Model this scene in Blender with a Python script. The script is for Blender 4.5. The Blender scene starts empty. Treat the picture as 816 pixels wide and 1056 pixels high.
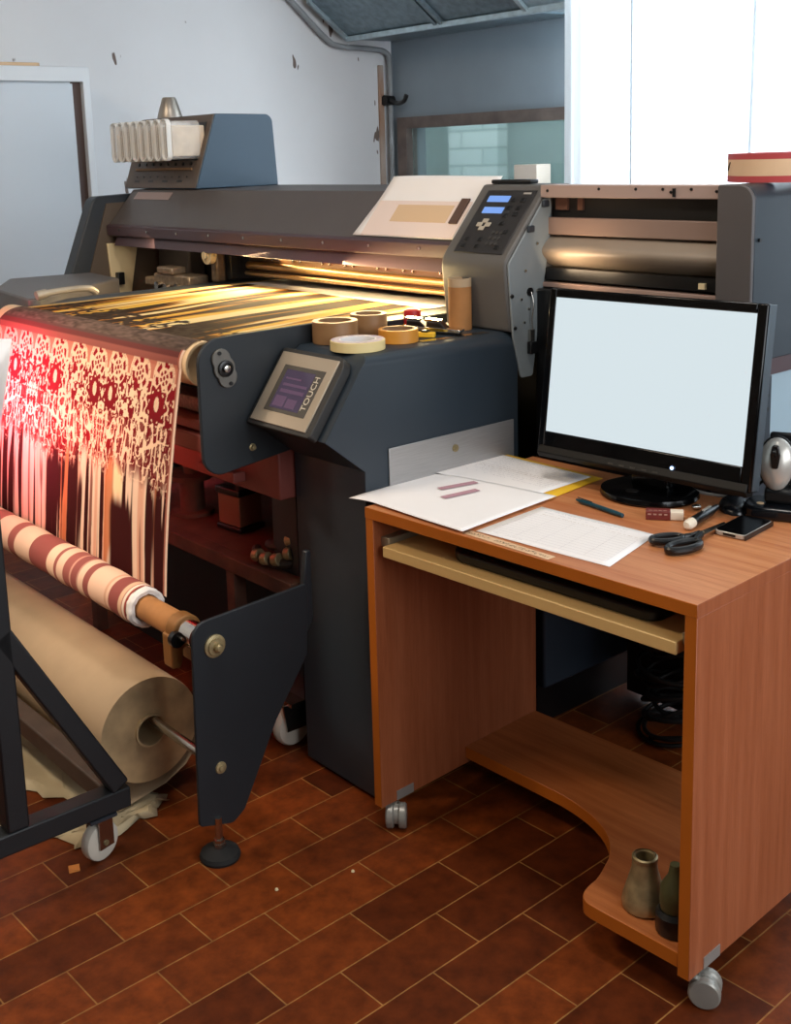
import bpy, bmesh, math, random
import numpy as np
from mathutils import Vector, Matrix
random.seed(7)
C = bpy.context.scene.collection
PI = math.pi

# ------------------------------------------------------------------ materials
def lin(c):
    c = c.lstrip('#'); v = [int(c[i:i+2], 16)/255 for i in (0, 2, 4)]
    return tuple(x/12.92 if x <= .04045 else ((x+.055)/1.055)**2.4 for x in v) + (1,)

def M(name, col, rough=.5, metal=0., var=0., vscale=8., bump=0., bscale=300., spec=.5, stretch=None, coat=0., trans=0., emis=None, estr=0., col2=None, alpha=1.):
    m = bpy.data.materials.new(name); m.use_nodes = True
    nt = m.node_tree; b = nt.nodes['Principled BSDF']
    c = lin(col)
    b.inputs['Base Color'].default_value = c
    b.inputs['Roughness'].default_value = rough
    b.inputs['Metallic'].default_value = metal
    b.inputs['Specular IOR Level'].default_value = spec
    b.inputs['Coat Weight'].default_value = coat
    b.inputs['Transmission Weight'].default_value = trans
    b.inputs['Alpha'].default_value = alpha
    tc = nt.nodes.new('ShaderNodeTexCoord')
    vec = tc.outputs['Object']
    if stretch:
        mp = nt.nodes.new('ShaderNodeMapping'); mp.inputs['Scale'].default_value = stretch
        nt.links.new(vec, mp.inputs['Vector']); vec = mp.outputs['Vector']
    if var > 0 or col2:
        n = nt.nodes.new('ShaderNodeTexNoise'); n.inputs['Scale'].default_value = vscale
        n.inputs['Detail'].default_value = 6
        nt.links.new(vec, n.inputs['Vector'])
        r = nt.nodes.new('ShaderNodeValToRGB')
        if col2: c2 = lin(col2); c1 = c
        else:
            c1 = tuple(max(0, x*(1-var)) for x in c[:3])+(1,); c2 = tuple(min(1, x*(1+var)) for x in c[:3])+(1,)
        r.color_ramp.elements[0].color = c1; r.color_ramp.elements[1].color = c2
        r.color_ramp.elements[0].position = .3; r.color_ramp.elements[1].position = .7
        nt.links.new(n.outputs['Fac'], r.inputs['Fac']); nt.links.new(r.outputs['Color'], b.inputs['Base Color'])
    if bump > 0:
        n2 = nt.nodes.new('ShaderNodeTexNoise'); n2.inputs['Scale'].default_value = bscale
        nt.links.new(vec, n2.inputs['Vector'])
        bp = nt.nodes.new('ShaderNodeBump'); bp.inputs['Strength'].default_value = bump; bp.inputs['Distance'].default_value = .002
        nt.links.new(n2.outputs['Fac'], bp.inputs['Height']); nt.links.new(bp.outputs['Normal'], b.inputs['Normal'])
    if emis:
        b.inputs['Emission Color'].default_value = lin(emis); b.inputs['Emission Strength'].default_value = estr
    return m

def wood(name, dark, light, direction):
    s = {'x': (1.2, 26, 26), 'z': (26, 26, 1.2), 'y': (26, 1.2, 26)}[direction]
    m = M(name, dark, rough=.42, col2=light, vscale=2.2, stretch=s, spec=.4)
    nt = m.node_tree; b = nt.nodes['Principled BSDF']
    tc = nt.nodes.new('ShaderNodeTexCoord'); mp = nt.nodes.new('ShaderNodeMapping')
    mp.inputs['Scale'].default_value = tuple(6*q for q in s)
    n = nt.nodes.new('ShaderNodeTexNoise'); n.inputs['Scale'].default_value = 3; n.inputs['Detail'].default_value = 3
    nt.links.new(tc.outputs['Object'], mp.inputs['Vector']); nt.links.new(mp.outputs['Vector'], n.inputs['Vector'])
    mx = nt.nodes.new('ShaderNodeMix'); mx.data_type = 'RGBA'; mx.blend_type = 'MULTIPLY'
    rr = nt.nodes.new('ShaderNodeValToRGB'); rr.color_ramp.elements[0].color = (.72, .68, .62, 1); rr.color_ramp.elements[0].position = .3
    rr.color_ramp.elements[1].position = .6
    nt.links.new(n.outputs['Fac'], rr.inputs['Fac'])
    src = b.inputs['Base Color'].links[0].from_socket
    mx.inputs[0].default_value = .5
    nt.links.new(src, mx.inputs[6]); nt.links.new(rr.outputs['Color'], mx.inputs[7])
    nt.links.new(mx.outputs[2], b.inputs['Base Color'])
    return m

def attr_mat(name, rough=.7, transl=0.):
    m = bpy.data.materials.new(name); m.use_nodes = True
    nt = m.node_tree; b = nt.nodes['Principled BSDF']; b.inputs['Roughness'].default_value = rough
    b.inputs['Specular IOR Level'].default_value = .15
    a = nt.nodes.new('ShaderNodeVertexColor'); a.layer_name = 'print'
    nt.links.new(a.outputs['Color'], b.inputs['Base Color'])
    if transl > 0:
        t = nt.nodes.new('ShaderNodeBsdfTranslucent'); mx = nt.nodes.new('ShaderNodeMixShader')
        nt.links.new(a.outputs['Color'], t.inputs['Color'])
        mx.inputs[0].default_value = transl
        nt.links.new(b.outputs[0], mx.inputs[1]); nt.links.new(t.outputs[0], mx.inputs[2])
        nt.links.new(mx.outputs[0], nt.nodes['Material Output'].inputs['Surface'])
    return m

BLUE = M('blue_grey_paint', '252f38', .42, var=.06, vscale=3, bump=.15, bscale=500)
DARKP = M('dark_grey_paint', '272d34', .45, var=.06, bump=.15, bscale=500)
PLATE = M('slate_plate_paint', '1b2126', .5, var=.08, bump=.1, bscale=500)
BROWNP = M('charcoal_cover', '55504f', .45, var=.05, bump=.12, bscale=600)
TOWER = M('tower_grey', '5a5754', .5, var=.05, bump=.12, bscale=600)
TSIDE = M('tower_side_grey', '7d8486', .5, var=.06)
LIPM = M('lip_glow_tint', '4c3a40', .45)  # the reddish glow on the lip is put into this colour
BLACK = M('black_plastic', '0d0d0e', .35)
GLOSS = M('gloss_black', '060607', .14, spec=.35)
RUBBER = M('black_rubber', '141414', .8)
STEEL = M('steel', 'b8b4ac', .25, metal=1, var=.1)
CHROME = M('chrome', 'e0ddd6', .12, metal=1)
BRASS = M('aged_brass', 'a2926c', .42, metal=.55, var=.35, vscale=40)
GOLD = M('polished_rail', 'c8a878', .3, metal=.8, var=.1)
SILVER = M('brushed_aluminium', 'a9a8a8', .35, metal=.6, var=.08, stretch=(2, 2, 60))
PANELSIL = M('panel_silver', 'b7a996', .4, metal=.5)
GALV = M('galvanised', '75868e', .42, metal=.55, var=.22, vscale=30)
GALVL = M('galvanised_light', 'b9cbd2', .35, metal=.6, var=.15, vscale=30)
RUST = M('rusty_steel', '4a3026', .75, col2='6b4634', vscale=14)
REDBAR = M('beam_glow_red', '7a3b32', .55, var=.1)  # red heater glow on the bars is put into their colour
WHITEM = M('white_metal', 'd9d8d0', .5)
CREAMP = M('cream_metal', 'd8c49a', .5, var=.08)
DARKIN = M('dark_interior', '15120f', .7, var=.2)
WARMB = M('warm_bar', '9a8176', .45, var=.05)
DRUM = M('guide_panel', '8d7f70', .4, var=.05)
CARD = M('brown_cardboard', '8f6d4c', .8, var=.12, vscale=20)
CARD2 = M('cardboard_core', 'a8723f', .8, var=.18, vscale=15)
KRAFT = M('kraft_paper', 'b09676', .8, var=.1, vscale=6, bump=.1)
KRAFTE = M('kraft_roll_end', 'b4976f', .85, var=.3, vscale=14)
TORN = M('torn_paper', 'bfae8c', .85, var=.14, vscale=9)
TAPEC = M('cream_tape', 'e6cf94', .6, var=.05)
TAPEO = M('orange_tape', 'cf8b34', .45)
TAPEB = M('brown_tape', '8a6745', .35, var=.1)
PAPER = M('white_paper', 'f0ecea', .8, var=.015)
PINKP = M('sleeve_paper', 'e9d5cb', .55)
BEIGE = M('beige_paper', 'd8b894', .7)
YEL = M('yellow_folder', 'e8b62a', .6)
PINKBAR = M('mauve_ink', 'b58a94', .8)
INK = M('grey_ink', '9b98a2', .9)
DKINK = M('dark_ink', '3d322c', .9)
EDGE = M('orange_edge_band', 'b5621a', .4, var=.06)
TOPW = wood('beech_top', 'b0673a', 'cb8a5a', 'x')
SIDEW = wood('beech_side', '93502f', 'a6613f', 'z')
SHELFW = wood('beech_shelf', '9c562a', 'b36c3c', 'x')
TRAYW = M('maple_tray', 'd8b273', .5, var=.04, vscale=3, stretch=(1, 20, 20))
REDPL = M('red_plastic', 'b01c20', .4)
ERSL = M('maroon_sleeve', '6c2620', .5, var=.15, vscale=60)
ERWH = M('eraser_white', 'e3d5bf', .7)
TEAL = M('teal_pen', '123f4c', .3)
SILVERPL = M('silver_plastic', 'c3c0b8', .3, metal=.4)
CLEAR = M('clear_plastic', 'f4f1ec', .15, var=.01, alpha=.28)
INKBAG = M('ink_bag', 'd9c3a8', .6, var=.15, vscale=25)
OLIVE = M('olive_bottle', '4a4a2e', .35)
TRED = M('red_tape_band', 'b8484a', .5)
TCRM = M('cream_tape_band', 'e0bd98', .6, var=.08)
ROPE = M('white_frayed_cloth', 'ece4dc', .9, bump=.5, bscale=120)
CLAMP = M('tan_clamp', '9a6a38', .5, metal=.3, var=.2)
SHAFT = M('maroon_shaft', '5a2018', .4)
BLKFR = M('black_frame_paint', '16191c', .5, var=.1, bump=.1, bscale=200)
WHEEL = M('grey_wheel', 'c9c2b4', .55, var=.12)
CASTG = M('caster_grey', '9a9890', .35, metal=.3, var=.15)
CABLE = M('black_cable', '101010', .5)
GREYC = M('grey_cable', '8c8782', .5)
CHIP = M('orange_chip', 'c87a35', .7)
CUPB = M('cupboard_white', 'dde2e6', .5)
CUPD = M('cupboard_door', 'cdd6de', .5)
BLUEPL = M('blue_hose', '27506f', .4)
def screen_mat(name, col, s):
    m = M(name, '000000', .3, emis=col, estr=s); return m
SCRW = screen_mat('lit_screen', 'd7e4e9', 1.0)
LCD = screen_mat('blue_lcd', '7fa8f0', 1.0)
PURP = M('purple_touch_screen', '2a2330', .2, emis='6a5a70', estr=.35)
PURP2 = M('touch_screen_block', '33283a', .2, emis='85667c', estr=.42)
LEDB = screen_mat('blue_led', 'a8c8ff', 4)
LEDG = screen_mat('green_led', 'b6ff30', 1.2)

# ------------------------------------------------------------------ mesh helpers
def rnd(poly, r, n=6):
    """round polygon corners; r scalar or per-corner list"""
    out = []; N = len(poly)
    for i, p in enumerate(poly):
        rr = r[i] if isinstance(r, (list, tuple)) else r
        if rr <= 0: out.append(tuple(p)); continue
        p = Vector(p); a = Vector(poly[i-1])-p; b = Vector(poly[(i+1) % N])-p
        la, lb = a.length, b.length; a.normalize(); b.normalize()
        ang = a.angle(b); t = min(rr/math.tan(ang/2), la*.49, lb*.49); R = t*math.tan(ang/2)
        cdir = (a+b).normalized(); c = p+cdir*(R/math.sin(ang/2))
        s = p+a*t-c; e = p+b*t-c
        for k in range(n+1):
            q = k/n; v = (s*(1-q)+e*q).normalized()*R
            out.append(tuple(c+v))
    return out

class G:
    def __init__(s): s.bm = bmesh.new()
    def face(s, pts):
        return s.bm.faces.new([s.bm.verts.new(p) for p in pts])
    def box(s, x0, x1, y0, y1, z0, z1):
        return s.obox((0, 0, 0), (1, 0, 0), (0, 1, 0), (0, 0, 1), (x0, x1), (y0, y1), (z0, z1))
    def obox(s, o, e1, e2, e3, r1, r2, r3):
        o, e1, e2, e3 = map(Vector, (o, e1, e2, e3))
        P = [o+e1*a+e2*b+e3*c for c in r3 for b in r2 for a in r1]
        v = [s.bm.verts.new(p) for p in P]
        for f in ((0, 2, 3, 1), (4, 5, 7, 6), (0, 1, 5, 4), (2, 6, 7, 3), (0, 4, 6, 2), (1, 3, 7, 5)):
            s.bm.faces.new([v[i] for i in f])
        return s
    def prism(s, poly, ax, a0, a1):
        def P(p, a): return {'X': (a, p[0], p[1]), 'Y': (p[0], a, p[1]), 'Z': (p[0], p[1], a)}[ax]
        v0 = [s.bm.verts.new(P(p, a0)) for p in poly]; v1 = [s.bm.verts.new(P(p, a1)) for p in poly]
        n = len(poly)
        s.bm.faces.new(v0); s.bm.faces.new(v1)
        for i in range(n): s.bm.faces.new((v0[i], v0[(i+1) % n], v1[(i+1) % n], v1[i]))
        return s
    def lathe(s, prof, o=(0, 0, 0), axis=(0, 0, 1), n=32, caps=True):
        """prof: list of (radius, height along axis)"""
        ax = Vector(axis).normalized(); o = Vector(o)
        u = ax.orthogonal().normalized(); w = ax.cross(u)
        rings = []
        for r, h in prof:
            if r < 1e-6: rings.append([s.bm.verts.new(o+ax*h)])
            else: rings.append([s.bm.verts.new(o+ax*h+u*(r*math.cos(2*PI*k/n))+w*(r*math.sin(2*PI*k/n))) for k in range(n)])
        for a, b in zip(rings, rings[1:]):
            for k in range(n):
                k2 = (k+1) % n
                if len(a) == 1 and len(b) == 1: continue
                if len(a) == 1: s.bm.faces.new((a[0], b[k2], b[k]))
                elif len(b) == 1: s.bm.faces.new((a[k], a[k2], b[0]))
                else: s.bm.faces.new((a[k], a[k2], b[k2], b[k]))
        if caps:
            if len(rings[0]) > 1: s.bm.faces.new(rings[0][::-1])
            if len(rings[-1]) > 1: s.bm.faces.new(rings[-1])
        return s
    def cyl(s, p0, p1, r, r1=None, n=24):
        p0, p1 = Vector(p0), Vector(p1); d = p1-p0
        return s.lathe([(r, 0), (r if r1 is None else r1, d.length)], p0, d, n)
    def pipe(s, p0, p1, ro, ri, n=32):
        p0, p1 = Vector(p0), Vector(p1); L = (p1-p0).length
        return s.lathe([(ri, 0), (ro, 0), (ro, L), (ri, L), (ri, 0)], p0, p1-p0, n, caps=False)
    def tube(s, pts, r, n=8, smooth=True):
        pts = [Vector(p) for p in pts]
        if smooth and len(pts) > 2:
            q = []
            for i in range(len(pts)-1):
                p0 = pts[max(i-1, 0)]; p1 = pts[i]; p2 = pts[i+1]; p3 = pts[min(i+2, len(pts)-1)]
                for k in range(6):
                    t = k/6
                    q.append(.5*((2*p1)+(-p0+p2)*t+(2*p0-5*p1+4*p2-p3)*t*t+(-p0+3*p1-3*p2+p3)*t**3))
            q.append(pts[-1]); pts = q
        prev = None; u = None
        for i, p in enumerate(pts):
            d = (pts[min(i+1, len(pts)-1)]-pts[max(i-1, 0)]).normalized()
            if u is None: u = d.orthogonal().normalized()
            u = (u-d*u.dot(d)).normalized(); w = d.cross(u)
            ring = [s.bm.verts.new(p+u*(r*math.cos(2*PI*k/n))+w*(r*math.sin(2*PI*k/n))) for k in range(n)]
            if prev:
                for k in range(n): s.bm.faces.new((prev[k], prev[(k+1) % n], ring[(k+1) % n], ring[k]))
            else: s.bm.faces.new(ring[::-1])
            prev = ring
        s.bm.faces.new(prev)
        return s
    def bevel_edges(s, pred, w, seg=6):
        es = [e for e in s.bm.edges if pred(e.verts[0].co) and pred(e.verts[1].co)]
        bmesh.ops.bevel(s.bm, geom=es, offset=w, segments=seg, profile=.5, affect='EDGES')
        return s
    def done(s, name, mat, parent=None, bevel=0., seg=2, ang=35, loc=None, rot=None, kind=None):
        bmesh.ops.recalc_face_normals(s.bm, faces=s.bm.faces)
        me = bpy.data.meshes.new(name); s.bm.to_mesh(me); s.bm.free()
        mats = mat if isinstance(mat, (list, tuple)) else [mat]
        for m in mats: me.materials.append(m)
        for p in me.polygons: p.use_smooth = True
        me.set_sharp_from_angle(angle=math.radians(ang))
        o = bpy.data.objects.new(name, me); C.objects.link(o)
        if parent: o.parent = parent
        if loc is not None: o.location = loc
        if rot is not None: o.rotation_euler = rot
        if bevel > 0:
            b = o.modifiers.new('bevel', 'BEVEL'); b.width = bevel; b.segments = seg; b.limit_method = 'ANGLE'; b.angle_limit = math.radians(40)
            b.harden_normals = False
        if kind: o['kind'] = kind
        return o

def thing(name, label, cat, loc=(0, 0, 0), rz=0., group=None):
    o = bpy.data.objects.new(name, None); C.objects.link(o); o.empty_display_size = .05
    o.location = loc; o.rotation_euler = (0, 0, rz); tag(o, label, cat, group); return o
def tag(o, label, cat, group=None):
    o['label'] = label; o['category'] = cat
    if group: o['group'] = group
    return o
def text(name, s, size, mat, parent, mtx, ext=.0004):
    cu = bpy.data.curves.new(name, 'FONT'); cu.body = s; cu.size = size; cu.extrude = ext; cu.align_x = 'CENTER'; cu.align_y = 'CENTER'
    t = bpy.data.objects.new(name+'_tmp', cu); C.objects.link(t)
    dg = bpy.context.evaluated_depsgraph_get(); me = bpy.data.meshes.new_from_object(t.evaluated_get(dg))
    bpy.data.objects.remove(t); me.name = name; me.materials.clear(); me.materials.append(mat)
    o = bpy.data.objects.new(name, me); C.objects.link(o); o.parent = parent; o.matrix_local = mtx; return o

# ------------------------------------------------------------------ frames
aP = math.radians(-51.0)
O = Vector((-.0011, 2.3872, 0))                   # near corner of the printer's cabinet on the floor
PA = Vector((math.cos(aP), math.sin(aP), 0)); PB = Vector((-PA.y, PA.x, 0))
def PW(x, y, z): return O+PA*x+PB*y+Vector((0, 0, z))
aD = -.83953; DS = 1.0395
DO = Vector((-.0049, 2.2810, 0))
DA = Vector((math.cos(aD), math.sin(aD), 0)); DBv = Vector((-DA.y, DA.x, 0))
def DW(x, y, z): return DO+DA*x+DBv*y+Vector((0, 0, z))
DT = .723
def d2(x, y): return (x*DS, y*DS)

# ------------------------------------------------------------------ camera
cam = bpy.data.cameras.new('camera'); co = bpy.data.objects.new('camera', cam); C.objects.link(co)
Rr = Vector((.99946298, -.00626953, -.03216269)); Uu = Vector((.03276806, .19122779, .98099857)); Ff = Vector((0, .98152566, -.19133054))
mm = Matrix.Identity(4)
for i in range(3): mm[i][0] = Rr[i]; mm[i][1] = Uu[i]; mm[i][2] = -Ff[i]
mm[2][3] = 1.42711
co.matrix_world = mm
cam.sensor_fit = 'VERTICAL'; cam.sensor_height = 36; cam.lens = 41.0756
cam.shift_x = .0319416; cam.shift_y = -.1274023; cam.clip_start = .05
bpy.context.scene.camera = co

# ------------------------------------------------------------------ the room
RX0, RX1, RY0, RY1, RZ = -3.2, 3.4, -3.0, 2.87, 3.2
WALLM = M('white_plaster', 'dcdddf', .85, var=.05, vscale=1.5, bump=.08, bscale=60)
def plaster_chips(m):
    nt = m.node_tree; b = nt.nodes['Principled BSDF']
    tc = nt.nodes.new('ShaderNodeTexCoord'); mp = nt.nodes.new('ShaderNodeMapping'); mp.inputs['Scale'].default_value = (14, 14, 5)
    n = nt.nodes.new('ShaderNodeTexNoise'); n.inputs['Scale'].default_value = 1.0; n.inputs['Detail'].default_value = 2
    nt.links.new(tc.outputs['Object'], mp.inputs['Vector']); nt.links.new(mp.outputs['Vector'], n.inputs['Vector'])
    r = nt.nodes.new('ShaderNodeValToRGB'); r.color_ramp.elements[0].position = .705; r.color_ramp.elements[1].position = .715
    r.color_ramp.elements[0].color = (0, 0, 0, 1); r.color_ramp.elements[1].color = (1, 1, 1, 1)
    nt.links.new(n.outputs['Fac'], r.inputs['Fac'])
    mx = nt.nodes.new('ShaderNodeMix'); mx.data_type = 'RGBA'
    src = b.inputs['Base Color'].links[0].from_socket
    nt.links.new(r.outputs['Color'], mx.inputs[0]); nt.links.new(src, mx.inputs[6]); mx.inputs[7].default_value = lin('6d5f58')
    nt.links.new(mx.outputs[2], b.inputs['Base Color'])
plaster_chips(WALLM)
GREYW = M('grey_painted_wall', '8e9ba4', .85, var=.08, vscale=2.5, bump=.08, bscale=60)
CEILM = M('ceiling_paint', '9a9c9b', .9)
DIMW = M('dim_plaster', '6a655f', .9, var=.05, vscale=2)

def tile_mat():
    m = bpy.data.materials.new('terracotta_tiles'); m.use_nodes = True; nt = m.node_tree; b = nt.nodes['Principled BSDF']
    tc = nt.nodes.new('ShaderNodeTexCoord'); mp = nt.nodes.new('ShaderNodeMapping'); mp.inputs['Scale'].default_value = (1, -1, 1)
    nt.links.new(tc.outputs['Object'], mp.inputs['Vector'])
    br = nt.nodes.new('ShaderNodeTexBrick'); br.offset = .5; br.offset_frequency = 2; br.squash = 1
    br.inputs['Scale'].default_value = 1; br.inputs['Brick Width'].default_value = .2382; br.inputs['Row Height'].default_value = .11372
    br.inputs['Mortar Size'].default_value = .0016; br.inputs['Mortar Smooth'].default_value = .2; br.inputs['Bias'].default_value = 0
    br.inputs['Color1'].default_value = lin('4d210b'); br.inputs['Color2'].default_value = lin('763915'); br.inputs['Mortar'].default_value = lin('8f683e')
    nt.links.new(mp.outputs['Vector'], br.inputs['Vector'])
    n = nt.nodes.new('ShaderNodeTexNoise'); n.inputs['Scale'].default_value = 22; n.inputs['Detail'].default_value = 8; n.inputs['Roughness'].default_value = .65
    nt.links.new(tc.outputs['Object'], n.inputs['Vector'])
    r = nt.nodes.new('ShaderNodeValToRGB'); r.color_ramp.elements[0].color = (.55, .48, .42, 1); r.color_ramp.elements[1].color = (1.4, 1.3, 1.1, 1)
    r.color_ramp.elements[0].position = .3; r.color_ramp.elements[1].position = .7
    nt.links.new(n.outputs['Fac'], r.inputs['Fac'])
    n3 = nt.nodes.new('ShaderNodeTexNoise'); n3.inputs['Scale'].default_value = 2.2; n3.inputs['Detail'].default_value = 3
    nt.links.new(tc.outputs['Object'], n3.inputs['Vector'])
    mx = nt.nodes.new('ShaderNodeMix'); mx.data_type = 'RGBA'; mx.blend_type = 'MULTIPLY'; mx.inputs[0].default_value = 1
    nt.links.new(br.outputs['Color'], mx.inputs[6]); nt.links.new(r.outputs['Color'], mx.inputs[7])
    nt.links.new(mx.outputs[2], b.inputs['Base Color'])
    mr = nt.nodes.new('ShaderNodeMapRange'); mr.inputs['To Min'].default_value = .34; mr.inputs['To Max'].default_value = .6
    nt.links.new(n3.outputs['Fac'], mr.inputs['Value']); nt.links.new(mr.outputs[0], b.inputs['Roughness'])
    bp = nt.nodes.new('ShaderNodeBump'); bp.inputs['Strength'].default_value = .35; bp.inputs['Distance'].default_value = .003
    iv = nt.nodes.new('ShaderNodeMath'); iv.operation = 'SUBTRACT'; iv.inputs[0].default_value = 1
    nt.links.new(br.outputs['Fac'], iv.inputs[1])
    ad = nt.nodes.new('ShaderNodeMath'); ad.operation = 'MULTIPLY_ADD'; ad.inputs[1].default_value = .35
    nt.links.new(n.outputs['Fac'], ad.inputs[0]); nt.links.new(iv.outputs[0], ad.inputs[2])
    nt.links.new(ad.outputs[0], bp.inputs['Height']); nt.links.new(bp.outputs['Normal'], b.inputs['Normal'])
    b.inputs['Specular IOR Level'].default_value = .22
    return m
th = .71088
g = G()
ft = Matrix.Translation((.015777, 1.917011, 0)) @ Matrix.Rotation(th, 4, 'Z'); fi = ft.inverted()
g.face([fi @ PW(RX0, RY0, 0), fi @ PW(RX1, RY0, 0), fi @ PW(RX1, RY1, 0), fi @ PW(RX0, RY1, 0)])
fl = g.done('floor', tile_mat(), kind='structure'); fl.matrix_world = ft

def room(name, mat, fn):
    g = G(); fn(g); o = g.done(name, mat, kind='structure'); o.location = O; o.rotation_euler = (0, 0, aP); return o
room('wall_left', WALLM, lambda g: g.box(RX0-.12, RX0, RY0-.1, RY1+.12, 0, RZ))
def back(g):
    # openings: transom window X -3.08..-1.62 z 1.2..1.56 ; large window X -1.35..1.3 z .8..2.85
    y0, y1 = RY1, RY1+.12
    g.box(RX0, RX1, y0, y1, 0, .8)
    g.box(RX0, -3.06, y0, y1, .8, RZ); g.box(-3.06, -1.5, y0, y1, .8, 1.2); g.box(-3.06, -1.5, y0, y1, 1.6, RZ)
    g.box(-1.5, -1.35, y0, y1, .8, RZ); g.box(-1.35, 1.3, y0, y1, 2.9, RZ); g.box(1.3, RX1, y0, y1, .8, RZ)
room('wall_back', GREYW, back)
def right(g):
    x0, x1 = RX1, RX1+.12
    g.box(x0, x1, RY0, RY1, 0, .9); g.box(x0, x1, RY0, RY1, 2.7, RZ); g.box(x0, x1, RY0, -1.6, .9, 2.7); g.box(x0, x1, 1.8, RY1, .9, 2.7)
room('wall_right', DIMW, right)
room('wall_front', DIMW, lambda g: g.box(RX0-.12, RX1+.12, RY0-.12, RY0, 0, RZ))
room('ceiling', CEILM, lambda g: g.box(RX0-.12, RX1+.12, RY0-.12, RY1+.12, RZ, RZ+.1))
GLASS = M('greenish_glass', 'c3d2d0', .05, trans=.85, spec=.5)
FRAMEM = M('weathered_frame', '6e625c', .7, var=.25, vscale=12)
# transom window
w1 = room('window_1', FRAMEM, lambda g: (g.box(-3.11, -1.5, RY1-.03, RY1+.05, 1.555, 1.615), g.box(-3.13, -3.055, RY1-.03, RY1+.05, 1.2, 1.615),
     g.box(-3.06, -1.5, RY1-.02, RY1+.05, 1.2, 1.24), g.box(-1.55, -1.5, RY1-.02, RY1+.05, 1.2, 1.6)))
g = G(); g.box(-3.055, -1.55, RY1+.015, RY1+.021, 1.24, 1.555); g.done('glass_pane', GLASS, w1)
w2 = room('window_2', FRAMEM, lambda g: (g.box(-1.35, 1.3, RY1+.0, RY1+.07, .8, .86), g.box(-1.35, 1.3, RY1, RY1+.07, 2.84, 2.9), g.box(-1.35, -1.28, RY1, RY1+.07, .86, 2.84),
     g.box(1.23, 1.3, RY1, RY1+.07, .86, 2.84), g.box(-.06, .0, RY1, RY1+.07, .86, 2.84)))
w3 = room('added_window', FRAMEM, lambda g: (g.box(RX1, RX1+.07, -1.6, 1.8, .9, .96), g.box(RX1, RX1+.07, -1.6, 1.8, 2.64, 2.7), g.box(RX1, RX1+.07, -1.6, -1.54, .96, 2.64), g.box(RX1, RX1+.07, 1.74, 1.8, .96, 2.64), g.box(RX1, RX1+.07, .07, .13, .96, 2.64)))  # unseen window, added as a source of side light
# a wall outside the transom (neighbouring yard) with a patch of pale brickwork
YARD = M('yard_wall', '7f918e', .9, var=.12, vscale=2)
def brickm():
    m = bpy.data.materials.new('pale_block'); m.use_nodes = True; nt = m.node_tree; b = nt.nodes['Principled BSDF']
    tc = nt.nodes.new('ShaderNodeTexCoord'); mp = nt.nodes.new('ShaderNodeMapping'); mp.inputs['Rotation'].default_value = (PI/2, 0, 0)
    br = nt.nodes.new('ShaderNodeTexBrick'); br.inputs['Scale'].default_value = 1; br.inputs['Brick Width'].default_value = .42; br.inputs['Row Height'].default_value = .12
    br.inputs['Mortar Size'].default_value = .008; br.inputs['Color1'].default_value = lin('c3d2d0'); br.inputs['Color2'].default_value = lin('d6e0dd'); br.inputs['Mortar'].default_value = lin('9fb0ae')
    nt.links.new(tc.outputs['Object'], mp.inputs['Vector']); nt.links.new(mp.outputs['Vector'], br.inputs['Vector']); nt.links.new(br.outputs['Color'], b.inputs['Base Color']); b.inputs['Roughness'].default_value = .9
    return m
room('wall_yard', YARD, lambda g: g.box(-6.2, -1.2, RY1+1.6, RY1+1.7, 0, 2.6))
room('wall_yard_block', brickm(), lambda g: g.box(-4.33, -3.85, RY1+1.5, RY1+1.6, 0, 2.3))

# ------------------------------------------------------------------ background things
def PT(name, label, cat, x=0, y=0, z=0, rz=0., group=None):
    return thing(name, label, cat, PW(x, y, z), aP+rz, group)

# cupboard
cb = PT('white_cupboard', 'tall white cupboard with a recessed door against the left wall', 'cupboard', -3.19, -.4, 0)
g = G(); g.box(0, .27, 0, 1.285, .0, 1.83); g.done('carcass', CUPB, cb, .004)
g = G(); g.prism([(1.252, 0), (1.285, 0), (1.285, 1.83), (0, 1.83), (0, 1.768), (1.252, 1.768)], 'X', .27, .30); g.done('frame', CUPB, cb, .003)
g = G(); g.box(.27, .294, 0, 1.205, .04, 1.760); g.done('door', CUPD, cb, .002)
g = G(); g.box(.2695, .272, 1.206, 1.252, .0, 1.768); g.done('door_gap_shade', M('gap_shade', '5c4a44', .8), cb)  # shadow in the door gap, put into the colour of a strip
g = G(); g.box(.294, .306, .75, .765, .85, 1.0); g.done('handle', STEEL, cb, .003)
g = G(); g.prism(rnd([(0, 0), (.2, .02), (.21, .3), (.02, .28)], .02), 'Z', 0, .015)
g.done('paper_folder', BEIGE, None, .003, loc=PW(-3.12, .38, 1.8305), rot=(0, 0, aP))
tag(bpy.data.objects['paper_folder'], 'thin beige folder lying on top of the white cupboard', 'folder')

# wall pipe
g = G(); g.tube([(-3.165, 1.9, 2.43), (-3.165, 2.171, 2.206), (-3.165, 2.38, 2.033), (-3.165, 2.475, 1.99), (-3.165, 2.70, 1.98), (-3.165, 2.80, 1.965), (-3.165, 2.825, 1.90), (-3.165, 2.825, 1.6), (-3.165, 2.825, 1.0), (-3.165, 2.825, .2)], .015, 12)
pp = PT('wall_pipe', 'grey conduit pipe running down the corner of the two walls', 'pipe', 0, 0, 0)
g.done('pipe', M('pipe_grey', '8b8f92', .5, var=.15, vscale=10), pp)
g = G(); g.tube([(-3.135, 2.80, 1.71), (-3.07, 2.80, 1.69), (-3.01, 2.79, 1.70), (-2.99, 2.79, 1.73), (-3.0, 2.79, 1.715)], .012, 8); g.cyl((-3.165, 2.78, 1.71), (-3.165, 2.84, 1.71), .028)
g.done('valve_handle', BLACK, pp)
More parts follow.
